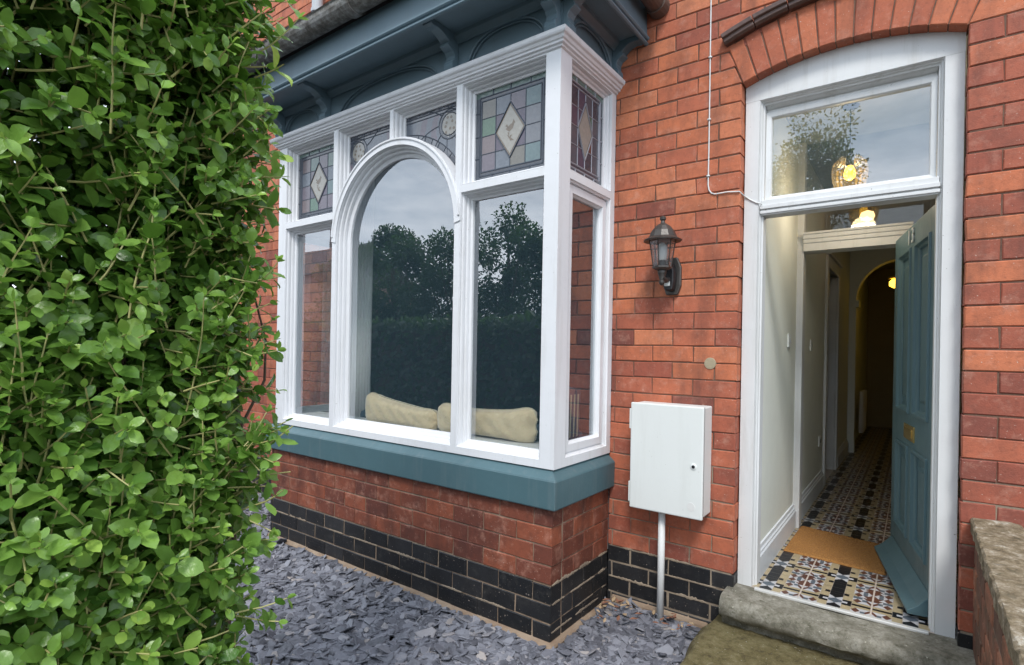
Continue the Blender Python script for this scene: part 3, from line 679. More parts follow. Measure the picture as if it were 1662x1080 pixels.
dp = MB(); dp.tube([(-4.37, -.07, 3.2), (-4.37, -.07, 5.1)], .048, 16); dp.tube([(-4.37, -.07, 4.47), (-4.37, -.07, 4.50)], .056, 16); dp.box(-4.38, -4.26, -.03, 0, 4.475, 4.495)
dp.build('downpipe', 'grey_pipe', house)

# ---- door frame
df = MB(); fD = plane_fn('front', .07)
doorf = empty('door_frame', (-.29, .07, .28)); doorf.parent = house; doorf.matrix_parent_inverse = house.matrix_basis.inverted()
OL, OR_, OH = -.664, .086, 2.79
df.box(DL + .004, OL, .07, .17, .20, 2.83); df.box(OR_, DR - .004, .07, .17, .20, 2.83)
# arched head board
N_ = 24; top = lambda x: AC[1] + math.sqrt((AR + .006) ** 2 - (x - AC[0]) ** 2)
v = []; f = []
for i in range(N_ + 1):
    x = DL + .004 + (DR - DL - .008) * i / N_; zt = top(x)
    v += [(x, .069, OH), (x, .069, zt), (x, .17, zt), (x, .17, OH)]
f = [(4 * i + a, 4 * i + (a + 1) % 4, 4 * i + 4 + (a + 1) % 4, 4 * i + 4 + a) for i in range(N_) for a in range(4)]
df.add(v, f)
ST = [(.0008, 0), (.004, .006), (.004, .014), (.010, .018), (.012, .028), (.020, .032), (.020, .05), (.022, .09)]
def inset_u(u0, u1, z0, z1): return lambda i: [(u0 + i, z0), (u1 - i, z0), (u1 - i, z1 - i), (u0 + i, z1 - i)]
v = []
rings(df, fD, inset_u(OL, OR_, .24, OH), ST)
# transom
df.box(OL + .012, OR_ - .012, .082, .17, 2.196, 2.274)
df.box(OL + .008, OR_ - .008, .070, .082, 2.226, 2.246); df.box(OL + .008, OR_ - .008, .074, .082, 2.203, 2.218)
rings(df, plane_fn('front', .120), rect(OL + .022, OR_ - .022, 2.274, 2.735), [(0, 0), (.022, .004), (.026, .012), (.026, .03)])
df.build('frame', 'white_old', doorf, bevel=.002)
fp = MB(); fp.add([(u, .146, z) for u, z in rect(OL + .022, OR_ - .022, 2.274, 2.735)(.024)], [(0, 1, 2, 3)]); fp.build('fanlight_pane', 'glass', doorf)
fh = MB(); fh.prism([(.092, 2.7895), (.098, 2.778), (.104, 2.776), (.128, 2.757), (.138, 2.755), (.138, 2.724), (.168, 2.712), (.168, 2.7895)], lambda u, z, d: (d, u, z), OL + .021, OR_ - .021); fh.build('fanlight_head', 'white_old', doorf, bevel=.004)
ts = MB(); ts.box(OL + .02, OR_ - .02, .035, .062, .272, .287); ts.build('threshold_strip', 'alu', doorf, bevel=.004)
# doorstep (stone with a rounded nose)
stp = MB()
pf = [(.30, .06), (.030, .06), (.030, .150), (.052, .150)] 
pf = [(-.17, .02), (.09, .02), (.100, .160)]
cy_, cz_, rd = .118, .2235, .053
pf += [(cy_ + rd * math.sin(a), cz_ - rd * math.cos(a)) for a in [i * math.pi / 10 for i in range(0, 11)]]
pf += [(-.17, .2765)]
nx = 36; v = []; f = []; n = len(pf)
for i in range(nx + 1):
    x = -.765 + .985 * i / nx
    sq = 1 - .12 * (1 if i in (0, nx) else 0)
    for (o_, z) in pf:
        wob = .004 * math.sin(i * 1.3 + z * 30) + random.gauss(0, .0015)
        wear = -.010 * math.exp(-((x + .28) / .2) ** 2) * (1 if z > .2 else 0)
        v.append((x, -(.0 + o_ * sq) + wob * (1 if o_ > .05 else 0), z + wear + (random.gauss(0, .0012) if o_ > .05 else 0)))
f = [(i * n + j, i * n + (j + 1) % n, (i + 1) * n + (j + 1) % n, (i + 1) * n + j) for i in range(nx) for j in range(n)] + [tuple(range(n)), tuple(range(nx * n, (nx + 1) * n))]
stp.add(v, f); st_o = stp.build('doorstep', 'stone', None, smooth=True)
tag(st_o, 'worn grey green stone doorstep with rounded front edge under the open door', 'doorstep')
md = st_o.modifiers.new('edge', 'EDGE_SPLIT'); md.split_angle = R(50)

# ---- front door, open inwards
HA = Vector((.078, .150)); HB = Vector((-.100, 1.100)); DW = (HB - HA).length + .03; du = (HB - HA).normalized(); dn = Vector((-du.y, du.x))   # dn points to -x: the outside face
dn = Vector((-abs(du.y), du.x * (1 if du.y > 0 else -1) )); dn = Vector((-du.y, du.x)) if -du.y < 0 else Vector((du.y, -du.x))
door = empty('front_door', (HA.x, HA.y, .28)); door.parent = house; door.matrix_parent_inverse = house.matrix_basis.inverted()
tag(door, 'open teal panelled front door')
fd = lambda u, z, d: (HA.x + du.x * u - dn.x * d, HA.y + du.y * u - dn.y * d, z)
D = MB()
def dbox(u0, u1, z0, z1, d0_, d1_, mb=None, mi=0):
    mb = mb or D; mb.prism([(u0, z0), (u1, z0), (u1, z1), (u0, z1)], fd, d0_, d1_, mi)
zB, zT = .292, 2.185
dbox(0, .13, zB, zT, 0, .045); dbox(DW - .13, DW, zB, zT, 0, .045); dbox(DW / 2 - .05, DW / 2 + .05, .50, 1.0, 0, .045); dbox(DW / 2 - .05, DW / 2 + .05, 1.17, 2.07, 0, .045)
dbox(.13, DW - .13, zB, .50, 0, .045); dbox(.13, DW - .13, 1.0, 1.17, 0, .045); dbox(.13, DW - .13, 2.07, zT, 0, .045)
for (u0, u1) in ((.13, DW / 2 - .05), (DW / 2 + .05, DW - .13)):
    for (z0, z1) in ((.50, 1.0), (1.17, 2.07)):
        rings(D, fd, rect(u0, u1, z0, z1), [(0, 0), (.003, -.010), (.016, -.010), (.022, .004), (.034, .010), (.036, .020), (.075, .020), (.092, .008)])
        dbox(u0 + .088, u1 - .088, z0 + .088, z1 - .088, .009, .03)
D.build('door_leaf', 'teal_door', door, bevel=.002)
wb = MB(); wfn = lambda a, z, d: fd(d, z, -a); wb.prism([(0.001, .300), (.088, .302), (.090, .318), (.05, .345), (0.001, .40)], wfn, .02, DW - .05); wb.build('weather_bar', 'teal_door', door, bevel=.003)
lp = MB(); dbox(.40, .64, 1.035, 1.115, -.006, .001, lp); dbox(.43, .61, 1.055, 1.095, -.011, -.0055, lp); lp.build('letter_plate', 'brass', door, bevel=.002)
for ch, uc, sz in (('1', .585, .075), ('3', .50, .075)):
    cu_ = bpy.data.curves.new('digit', 'FONT'); cu_.body = ch; cu_.size = .115; cu_.extrude = .003; cu_.align_x = 'CENTER'
    tmp = bpy.data.objects.new('tmp', cu_); me = bpy.data.meshes.new_from_object(tmp); bpy.data.objects.remove(tmp)
    o = bpy.data.objects.new('house_number', me); COL.objects.link(o); me.materials.append(M['alu'])
    # x axis of text runs from far to near as seen from outside (left to right in view)
    X = Vector((-du.x, -du.y, 0)); Yv = Vector((0, 0, 1)); Zv = Vector((dn.x, dn.y, 0)); p = Vector(fd(uc, 2.088, -.005))
    mw = Matrix(((X.x, Yv.x, Zv.x, p.x), (X.y, Yv.y, Zv.y, p.y), (X.z, Yv.z, Zv.z, p.z), (0, 0, 0, 1)))
    o.parent = door; o.matrix_parent_inverse = Matrix.Translation(Vector(door.location)).inverted(); o.matrix_basis = mw
for zh in (.5, 1.88): hg = MB(); dbox(-.012, .008, zh, zh + .12, -.006, .03, hg); hg.build('hinge', 'teal_door', door)

# ---- hall
hall = empty('hallway', (-.3, .2, .28)); hall.parent = house; hall.matrix_parent_inverse = house.matrix_basis.inverted()
HX, HXR, HZ, FZ = -.668, .42, 2.95, .28
hw = MB()
hw.box(HX - .1, HX, .17, 1.27, FZ, HZ); hw.box(HX - .1, HX, 1.375, 2.75, FZ, HZ); hw.box(HX - .1, HX, 2.75, 3.72, 2.32, HZ); hw.box(HX - .1, HX, 3.72, 8.2, FZ, HZ)
hw.box(HXR, HXR + .1, .17, 8.2, FZ, HZ); hw.box(HX - .1, HX - .0, 1.27, 1.375, 2.3, HZ)
hw.build('hall_wall', 'hallwall', hall)
MB().box(.18, HXR + .1, .2405, .28, FZ, HZ).build('hall_front_wall', 'hallwall', hall)
MB().box(HX - .1, HXR + .1, .18, 8.3, HZ, HZ + .1).build('hall_ceiling', 'ceil', hall)
MB().box(HX - .1, HXR + .1, 8.2, 8.3, FZ, HZ).build('hall_end_wall', 'cream', hall)
dk = MB(); dk.box(-.25, .25, 8.15, 8.199, FZ, 1.75); dk.build('hall_end_door', 'navy', hall, bevel=.005)
rdt = MB()
for i in range(7): rdt.tube([(HX + .08, 6.0 + i * .09, .42), (HX + .08, 6.0 + i * .09, .98)], .03, 8)
rdt.build('radiator', 'white_old', hall)
# arch across the hall
ha = MB(); yA = 5.0; cxA, czA, rA = (HX + HXR) / 2, 2.18, .47
v = []; n_ = 24
for i in range(n_ + 1):
    a = math.pi * i / n_; x, z = cxA + rA * math.cos(a), czA + rA * math.sin(a)
    for y in (yA, yA + .18): v += [(x, y, z), (x, y, HZ)]
ha.add(v, [(4 * i, 4 * i + 4, 4 * i + 5, 4 * i + 1) for i in range(n_)] + [(4 * i, 4 * i + 2, 4 * i + 6, 4 * i + 4) for i in range(n_)] + [(4 * i + 2, 4 * i + 3, 4 * i + 7, 4 * i + 6) for i in range(n_)])
ha.box(HX, cxA - rA, yA, yA + .18, FZ, HZ); ha.box(cxA + rA, HXR, yA, yA + .18, FZ, HZ)
ha.box(HX, cxA - rA + .03, yA - .03, yA + .21, czA - .10, czA - .02)
ha.build('hall_arch', 'hallwall', hall)
def skirting(y0, y1, name='skirting'):
    s_ = MB(); s_.prism([(0, FZ), (.022, FZ), (.022, FZ + .12), (.016, FZ + .128), (.016, FZ + .138), (.010, FZ + .145), (.008, FZ + .165), (0, FZ + .168)], lambda u, z, d: (HX + u, d, z), y0, y1); return s_.build(name, 'skirt', hall, bevel=.001)
skirting(.172, 1.268); skirting(1.377, 2.70); skirting(3.80, 4.98)
# inner frame post and transom beam
ip = MB(); ip.box(HX - .03, HX + .040, 1.27, 1.375, FZ, HZ); ip.build('inner_frame_post', 'white_old', hall, bevel=.004)
ibm = MB(); ibm.prism([(1.25, 2.190), (1.30, 2.190), (1.40, 2.190), (1.40, 2.312), (1.21, 2.312), (1.215, 2.300), (1.225, 2.296), (1.23, 2.272), (1.238, 2.268), (1.24, 2.245), (1.25, 2.24)], lambda u, z, d: (d, u, z), HX + .041, -.02)
ibm.build('transom_beam', 'white_old', hall)
igl = MB(); igl.add([(HX + .04, 1.34, 2.312), (HXR, 1.34, 2.312), (HXR, 1.34, HZ), (HX + .04, 1.34, HZ)], [(0, 1, 2, 3)]); igl.build('inner_fanlight_pane', 'clear', hall)
# side doorway
sdw = MB(); sdw.box(HX - .002, HX + .022, 2.75, 2.84, FZ, 2.40); sdw.box(HX - .002, HX + .022, 3.66, 3.75, FZ, 2.40); sdw.box(HX - .001, HX + .024, 2.84, 3.66, 2.29, 2.40); sdw.box(HX - .001, HX + .045, 2.74, 3.76, 2.401, 2.43)
sdw.build('side_door_architrave', 'white_old', hall, bevel=.006)
sd2 = MB(); sd2.box(HX - .8, HX - .003, 3.665, 3.70, FZ, 2.29); sd2.build('side_door', 'white_old', hall)
sd3 = MB(); sd3.box(HX - .82, HX - .101, 2.6, 3.66, FZ - .02, FZ + .01, 0); sd3.build('side_room_floor', 'brick_old', hall)
sd4 = MB(); sd4.box(HX - .86, HX - .82, 2.5, 3.9, FZ, HZ); sd4.box(HX - .82, HX - .1, 2.45, 2.5, FZ, HZ); sd4.box(HX - .86, HX - .1, 2.45, 3.9, HZ, HZ + .02); sd4.build('side_room_wall', 'hallwall', hall)
def plate(y, z, hh=.043, w_=.043, rock=True):
    p = MB(); p.box(HX - .001, HX + .010, y - w_, y + w_, z - hh, z + hh, 0); p.box(HX + .0105, HX + .014, y - .010, y + .010, z - .016, z + .016, 1); return p
plate(1.00, 1.57).build('light_switch', ['box', 'chrome'], hall, bevel=.002); plate(1.94, 1.555).build('light_switch', ['box', 'chrome'], hall, bevel=.002)
plate(2.53, .725, .045, .06).build('wall_socket', ['box', 'black'], hall, bevel=.002)
# tiled floor
tf = MB(); keys = ['K', 'C', 'N', 'B', 'W', 'G']; ki = {k_: i for i, k_ in enumerate(keys)}
def tri(a, b, c, m_): tf.add([(*a, FZ), (*b, FZ), (*c, FZ)], [(0, 1, 2)], ki[m_], random.random())
def poly(ps, m_): tf.add([(p[0], p[1], FZ) for p in ps], [tuple(range(len(ps)))], ki[m_], random.random())
PW, PH = .30, .345
NX, NY = 12, 12
def cell(x0, y0, x1, y1, s_):
    if len(s_) == 1: poly([(x0, y0), (x1, y0), (x1, y1), (x0, y1)], s_)
    elif s_[1] == '/':   # diagonal from lower-left to upper-right: first = lower-right, second = upper-left
        tri((x0, y0), (x1, y0), (x1, y1), s_[0]); tri((x0, y0), (x1, y1), (x0, y1), s_[2])
    else:
        tri((x0, y0), (x1, y0), (x0, y1), s_[0]); tri((x1, y0), (x1, y1), (x0, y1), s_[2])
half = [  # x cells from the octagon column centre to the grout line, y rows from the octagon centre upwards (quarter unit)
 ['B', 'W', 'K', 'K', 'K', 'K', 'K'],
 ['B\\W', 'K', 'K', 'C', 'C', 'C', 'C'],
 ['W/K', 'C', 'C', 'C\\N', 'W/N', 'W', 'W\\N'],
 ['K', 'C', 'C', 'N/W', 'N\\W', 'B', 'N\\W'],
 ['K', 'K', 'C', 'B', 'B', 'W\\N', 'N'],
 ['K', 'C', 'C', 'C\\N', 'W/N', 'W\\N', 'N'],
 ['K', 'C', 'C', 'N/W', 'N\\W', 'B', 'N/W'],
]
CW = [0, .030, .052, .070, .089, .108, .127, .1475]; RH = [0, .011, .033, .0609, .0888, .1167, .1446, .1725]
def flipx(c):
    if len(c) == 1: return c
    return (c[0] + '\\' + c[2]) if c[1] == '/' else (c[0] + '/' + c[2])
def flipy(c):
    if len(c) == 1: return c
    return (c[2] + '\\' + c[0]) if c[1] == '/' else (c[2] + '/' + c[0])
NXh = len(half[0]); NYh = len(half)
col0 = -.599
y_oct = .160
jn = .0014
for ci in range(-1, 4):
    cx = col0 + ci * PW
    for ri in range(-1, 25):
        cyy = y_oct + ri * PH
        if cyy > 8.2: break
        for sx in (-1, 1):
            for sy in (-1, 1):
                for a in range(NYh):
                    for b in range(NXh):
                        xs = sorted((cx + sx * CW[b], cx + sx * CW[b + 1])); ys = sorted((cyy + sy * RH[a], cyy + sy * RH[a + 1]))
                        if xs[1] < HX + .005 or xs[0] > HXR or ys[0] < .062 or ys[1] > 8.2: continue
                        c = half[a][b]
                        if sx < 0: c = flipx(c)
                        if sy < 0: c = flipy(c)
                        ex = jn if b in (0, 2, 6) else 0; ey = jn if a in (0, 1, 3, 4, 6) else 0
                        cell(xs[0] + (ex if sx < 0 else 0), ys[0] + (ey if sy < 0 else 0), xs[1] - (ex if sx > 0 else 0), ys[1] - (ey if sy > 0 else 0), c)
tf.add([(HX - .09, .1705, FZ - .0015), (HXR + .09, .1705, FZ - .0015), (HXR + .09, 8.2, FZ - .0015), (HX - .09, 8.2, FZ - .0015)], [(0, 1, 2, 3)], ki['G'])
tf.add([(OL, .062, FZ - .0015), (OR_, .062, FZ - .0015), (OR_, .1705, FZ - .0015), (OL, .1705, FZ - .0015)], [(0, 1, 2, 3)], ki['G'])
tf.build('tiled_floor', ['t_' + k_ for k_ in keys], hall, recalc=False)
MB().box(HX - .1, HXR + .1, .171, 8.3, FZ - .1, FZ - .004).build('floor_slab', 'paving', hall)
# doormat
mt = MB(); nx, ny = 60, 36
v = []; MA = [Vector(p) for p in ((-.632, .735), (-.112, .675), (-.065, 1.225), (-.625, 1.335))]
for j in range(ny + 1):
    for i in range(nx + 1):
        a, b = i / nx, j / ny; p = (1 - a) * (1 - b) * MA[0] + a * (1 - b) * MA[1] + a * b * MA[2] + (1 - a) * b * MA[3]
        ed = min(i, j, nx - i, ny - j); v.append((p.x, p.y, FZ + (.001 if ed == 0 else .011 + random.gauss(0, .0012))))
mt.add(v, [(j * (nx + 1) + i, j * (nx + 1) + i + 1, (j + 1) * (nx + 1) + i + 1, (j + 1) * (nx + 1) + i) for j in range(ny) for i in range(nx)])
tag(mt.build('doormat', 'coir', None, recalc=False), 'plain rectangular brown coir doormat on the patterned hall tiles', 'doormat')
# pendant lamp behind the fanlight
pl = empty('pendant_lamp', (-.325, .8, 2.56)); tag(pl, 'ribbed clear glass pendant lamp glowing amber behind the fanlight', 'lamp')
g = MB(); v = []
prof = [(.030, .095), (.055, .085), (.083, .055), (.090, .01), (.086, -.04), (.074, -.085), (.070, -.095)]
for (r_, h_) in prof: v += [(-.325 + r_ * (1 + (.045 if k_ % 2 else 0)) * math.cos(2 * math.pi * k_ / 48), .8 + r_ * (1 + (.045 if k_ % 2 else 0)) * math.sin(2 * math.pi * k_ / 48), 2.555 + h_) for k_ in range(48)]
g.add(v, [(i * 48 + k_, i * 48 + (k_ + 1) % 48, (i + 1) * 48 + (k_ + 1) % 48, (i + 1) * 48 + k_) for i in range(6) for k_ in range(48)]); g.build('lamp_shade', 'amberglass', pl)
MB().lathe((-.325, .8, 2.545), [(.008, -.035), (.026, -.022), (.032, 0), (.026, .03), (.014, .05)], 14).build('bulb', 'glow_amber', pl, smooth=True)
MB().tube([(-.325, .8, 2.60), (-.325, .8, 2.95)], .0025, 6).lathe((-.325, .8, 2.595), [(.016, 0), (.02, .01), (.02, .06), (.008, .07)], 12).lathe((-.325, .8, 2.935), [(.04, 0), (.045, .012), (.03, .0145)], 16).build('cord', 'black', pl)
pld = bpy.data.lights.new('pendant_glow', 'POINT'); pld.energy = 3.2; pld.color = (1, .86, .66); pld.shadow_soft_size = .08; plo = bpy.data.objects.new('pendant_glow', pld); COL.objects.link(plo); plo.parent = pl; plo.matrix_parent_inverse = pl.matrix_basis.inverted(); plo.location = (-.325, .8, 2.44)
hl = empty('hall_ceiling_light', (-.34, 2.5, 2.66)); tag(hl, 'small round glowing warm light hanging above the transom beam', 'lamp')
MB().lathe((-.34, 2.5, 2.655), [(.01, -.045), (.045, -.03), (.055, 0), (.045, .03), (.01, .045)], 16).build('lamp_globe', 'glow_warm', hl, smooth=True)
MB().tube([(-.34, 2.5, 2.70), (-.34, 2.5, 2.95)], .003, 6).build('cord', 'black', hl)
h2 = empty('hall_lantern', (-.2, 5.6, 2.4)); tag(h2, 'yellow lit glass lantern deep in the dark hall beside the door edge', 'lamp')
MB().lathe((-.2, 5.6, 2.41), [(.04, -.05), (.085, -.02), (.085, .03), (.05, .06)], 12).build('lamp_shade', 'glow_amber', h2)
MB().lathe((-.2, 5.6, 2.475), [(.10, 0), (.09, .02), (.02, .05)], 12).tube([(-.2, 5.6, 2.5), (-.2, 5.6, 2.95)], .004, 6).build('lamp_cap', 'brass', h2)

# ---- front room behind the bay
room = empty('front_room', (-2.7, 1, .3)); room.parent = house; room.matrix_parent_inverse = house.matrix_basis.inverted()
rm = MB(); rm.box(-4.6, -4.5, .24, 4.2, .3, 3.4); rm.box(-.87, -.80, .24, 4.2, .3, 3.4); rm.box(-4.6, -.8, 4.2, 4.3, .3, 3.4)
rm.box(XL + .05, XR - .03, YI + .004, .24, 3.09, 3.2); rm.box(-4.5, -4.0, .241, .25, .3, 3.4); rm.box(-1.46, -.87, .241, .25, .3, 3.4)
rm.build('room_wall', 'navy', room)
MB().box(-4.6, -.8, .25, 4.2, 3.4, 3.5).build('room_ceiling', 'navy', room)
fl_ = MB(); fl_.box(-4.5, -.87, .25, 4.2, .22, .3); fl_.box(XL + .12, XR - .12, YI, .25, .24, .3); fl_.build('room_floor', 'darkfloor', room)
rv = MB()   # pale reveal linings where the bay meets the room
rv.box(-4.0, -3.93, -.06, .24, .3, 3.09); rv.build('window_lining', 'white_old', room); MB().box(-1.53, -1.46, .0, .24, .3, 3.09).build('window_lining', 'white_old', room)
crt = MB(); v = []; 
for i in range(41):
    v += [(-3.90 + .0075 * i, -.02 + .018 * math.sin(i * 1.25), .42), (-3.90 + .0075 * i, -.02 + .014 * math.sin(i * 1.25 + .3), 3.0)]
crt.add(v, [(2 * i, 2 * i + 2, 2 * i + 3, 2 * i + 1) for i in range(40)]); 
so = crt.build('curtain', 'white_old', None, smooth=True); tag(so, 'pale grey curtain gathered at the left side inside the bay window', 'curtain')
sol = so.modifiers.new('solid', 'SOLIDIFY'); sol.thickness = .003
sofa = empty('window_seat', (-2.4, -.2, .3)); tag(sofa, 'dark navy sofa standing in the bay window behind two cream cushions', 'sofa')
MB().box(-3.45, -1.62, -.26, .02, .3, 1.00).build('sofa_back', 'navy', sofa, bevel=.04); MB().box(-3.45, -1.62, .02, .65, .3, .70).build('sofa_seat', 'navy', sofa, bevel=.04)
def cushion(name, x0, x1, z0, h, y, label, droop):
    g = MB(); n_, m__ = 36, 20; W = (x1 - x0) / 2; cx_ = (x0 + x1) / 2; v = []
    for s_ in (-1, 1):
        for j in range(m__ + 1):
            for i in range(n_ + 1):
                a = -1 + 2 * i / n_; b = -1 + 2 * j / m__
                th = .082 * (max(0, (1 - a ** 6) * (1 - b ** 4))) ** .5
                pin = 1 - .10 * (1 - abs(a) ** 2) * abs(b) ** 2
                x = cx_ + a * W * (1 - .03 * (1 - b * b)); zz = z0 + h / 2 + b * pin * h / 2 * (1 - abs(a) ** 14) ** .25 * (1 + .10 * math.exp(-((abs(a) - .8) / .16) ** 2)) if abs(a) < 1 else z0 + h / 2 + b * h * .12
                zz += droop(a) * (b + 1) / 2
                wr = .004 * math.sin(a * 19 + b * 5) * (1 - b * b)
                v.append((x, y + s_ * (th + wr * th / .085), zz))
    N1 = (n_ + 1) * (m__ + 1)
    fs = []
    for s_ in (0, 1): fs += [(s_ * N1 + j * (n_ + 1) + i, s_ * N1 + j * (n_ + 1) + i + 1, s_ * N1 + (j + 1) * (n_ + 1) + i + 1, s_ * N1 + (j + 1) * (n_ + 1) + i) for j in range(m__) for i in range(n_)]
    g.add(v, fs); o = g.build(name, 'velvet', None, smooth=True)
    tag(o, label, 'cushion', 'cream cushions on the window seat')
    # piping along the rim
    rim = []
    for i in range(n_ + 1): rim.append(v[i])
    for j in range(m__ + 1): rim.append(v[j * (n_ + 1) + n_])
    for i in range(n_, -1, -1): rim.append(v[m__ * (n_ + 1) + i])
    for j in range(m__, -1, -1): rim.append(v[j * (n_ + 1)])
    rim = [(p[0], y, p[2]) for p in rim]; rim = [p for q_, p in enumerate(rim) if q_ == 0 or (Vector(p) - Vector(rim[q_ - 1])).length > 1e-4]
    MB().tube(rim, .005, 6).build('piping', 'pipingm', o, smooth=True)
cushion('cushion', -3.18, -2.47, .945, .175, -.385, 'cream velvet cushion on the left, higher at its left end, behind the arched pane', lambda a: .045 * (-a) - .01)
cushion('cushion', -2.49, -1.72, .945, .185, -.365, 'cream velvet cushion on the right, behind the second mullion beside the corner post', lambda a: .012 * a - .010 * math.cos(a * 2))
pc = MB(); 
pc.prism([(-.36, .95), (-.06, .95), (-.05, 1.25), (-.20, 1.27), (-.35, 1.24)], lambda u, z, d: (d, u, z), -1.70, -1.62, 0)
for i in range(7): pc.prism([(-.345 + i * .042, .97), (-.335 + i * .042, .97), (-.325 + i * .042, 1.22), (-.340 + i * .042, 1.22)], lambda u, z, d: (d, u, z), -1.6195, -1.617, 1)
tag(pc.build('cushion', ['navy', 'pipingm'], None), 'dark navy cushion with pale stripes behind the narrow side window', 'cushion')

# ------------------------------------------------------------------ wall lantern
lx, lz, ly = -1.085, 1.95, -.155
lan = empty('wall_lantern', (-1.10, 0, 1.90)); tag(lan, 'small hexagonal pewter coloured wall lantern on the brick between window and door', 'lantern')
MB().prism([(-.040, -.10), (.040, -.10), (.062, -.05), (.062, .05), (.035, .105), (-.035, .105), (-.062, .05), (-.062, -.05)], lambda u, z, d: (-1.080 + u * .8, d, 1.895 + z), -.022, .001).build('back_plate', 'lamp_metal', lan, bevel=.006)
MB().prism([(-.025, -.075), (.025, -.075), (.036, -.03), (.036, .03), (.02, .07), (-.02, .07), (-.036, .03), (-.036, -.03)], lambda u, z, d: (-1.080 + u * .8, d, 1.89 + z), -.075, -.021).build('sensor_housing', 'black', lan, bevel=.008)
MB().box(-1.100, -1.070, -.083, -.0745, 1.838, 1.868).build('motion_sensor', 'box', lan, bevel=.003)
MB().tube([(-1.08, -.06, 1.875), (-1.083, -.11, 1.865), (lx, ly, 1.875), (lx, ly, 1.905)], [.014, .014, .016, .017], 10).lathe((lx, ly, 1.845), [(.004, -.012), (.013, -.004), (.016, .006), (.010, .018), (.022, .05), (.026, .075)], 10).build('lamp_arm', 'lamp_metal', lan, smooth=True)
MB().lathe((lx, ly, 1.915), [(.034, 0), (.052, .010), (.052, .018), (.045, .020)], 6).build('lamp_base', 'lamp_metal', lan)
lg = MB(); rb, rt, zb, zt = .046, .068, 1.935, 2.075
pts = [[(lx + r_ * math.cos(R(60 * k_ + 30)), ly + r_ * math.sin(R(60 * k_ + 30)), z_) for k_ in range(6)] for r_, z_ in ((rb, zb), (rt, zt))]
for k_ in range(6): lg.add([pts[0][k_], pts[0][(k_ + 1) % 6], pts[1][(k_ + 1) % 6], pts[1][k_]], [(0, 1, 2, 3)])
lg.build('lamp_glass', 'clear', lan)
rbm = MB()
for k_ in range(6): rbm.tube([pts[0][k_], pts[1][k_]], .0032, 5)
rbm.build('lamp_rib', 'lamp_metal', lan)
MB().lathe((lx, ly, 2.070), [(.070, 0), (.098, -.004), (.100, .002), (.074, .018), (.060, .050), (.040, .075), (.022, .088), (.012, .093), (.010, .105), (.016, .112), (.017, .122), (.008, .130), (.002, .132)], 12).build('lamp_cap', 'lamp_metal', lan)
MB().lathe((lx, ly, 1.99), [(.010, -.035), (.022, -.02), (.026, .005), (.026, .045), (.016, .066), (.003, .072)], 14).build('bulb', 'frost', lan, smooth=True)
MB().lathe((lx, ly, 1.933), [(.020, 0), (.020, .03), (.014, .04)], 12).build('bulb_holder', 'black', lan)

# ------------------------------------------------------------------ meter box
mb_ = empty('meter_box', (-1.05, 0, .9)); tag(mb_, 'white plastic meter box mounted on the brick wall above its conduit pipe', 'meter box')
bx0, bx1, bz0, bz1, byf = -1.245, -.853, .632, 1.205, -.155
b = MB(); b.box(bx0 + .006, bx1 - .003, byf + .016, .0, bz0 + .006, bz1 - .004); b.build('box_body', 'box', mb_, bevel=.008, seg=3)
b = MB(); b.box(bx0, bx1 + .002, byf - .006, byf + .013, bz0, bz1); b.build('box_door', 'box', mb_, bevel=.007, seg=3)
b = MB(); b.box(bx0 - .001, bx1 + .001, byf + .0135, byf + .0155, bz0 + .003, bz1 - .003); b.build('door_gap_shade', 'black', mb_)  # black strip drawn for the shade in the gap behind the door
for zh in (bz0 + .085, bz1 - .09): MB().box(bx0 - .010, bx0 + .004, byf + .000, byf + .03, zh - .055, zh + .055).build('hinge', 'box', mb_, bevel=.003)
b = MB(); ax = (0, -1, 0); b.lathe((bx1 - .045, byf - .006, .90), [(.0165, 0), (.0165, .003), (.012, .005)], 18, 0, ax); b.lathe((bx1 - .045, byf - .0105, .90), [(.0085, 0), (.0085, .002)], 14, 1, ax); b.build('lock', ['box', 'black'], mb_)
b = MB(); b.lathe((bx1 - .055, byf - .0062, bz0 + .062), [(.021, 0), (.021, .0015), (.018, .0015)], 24, 0, ax); b.build('sticker', 'frost', mb_)
MB().tube([(-1.088, -.085, .01), (-1.088, -.085, bz0 + .01)], .0185, 16).build('conduit', 'pipe_white', mb_, smooth=True)
# cable on the wall
cb = MB(); cb.tube([(-.905, -.006, 5.1), (-.900, -.006, 3.4), (-.897, -.006, 2.60), (-.898, -.006, 2.375), (-.893, -.006, 2.345), (-.880, -.006, 2.326), (-.860, -.006, 2.318), (-.80, -.006, 2.320), (-.739, -.006, 2.313), (-.732, .03, 2.305), (-.726, .064, 2.30), (-.70, .066, 2.28), (-.672, .066, 2.262), (-.645, .066, 2.252)], .0035, 8)
for z_ in (3.05, 2.72, 2.42): cb.box(-.906, -.890, -.013, 0, z_ - .004, z_ + .004)
tag(cb.build('cable', 'pipe_white', None, smooth=True), 'thin white cable clipped down the brick wall to the door frame', 'cable')
pt_ = MB(); pt_.lathe((-.872, .002, 1.425), [(.032, 0), (.030, .006), (.02, .007)], 18, 0, (0, -1, 0)); pt_.build('mortar_patch', 'patch', house)

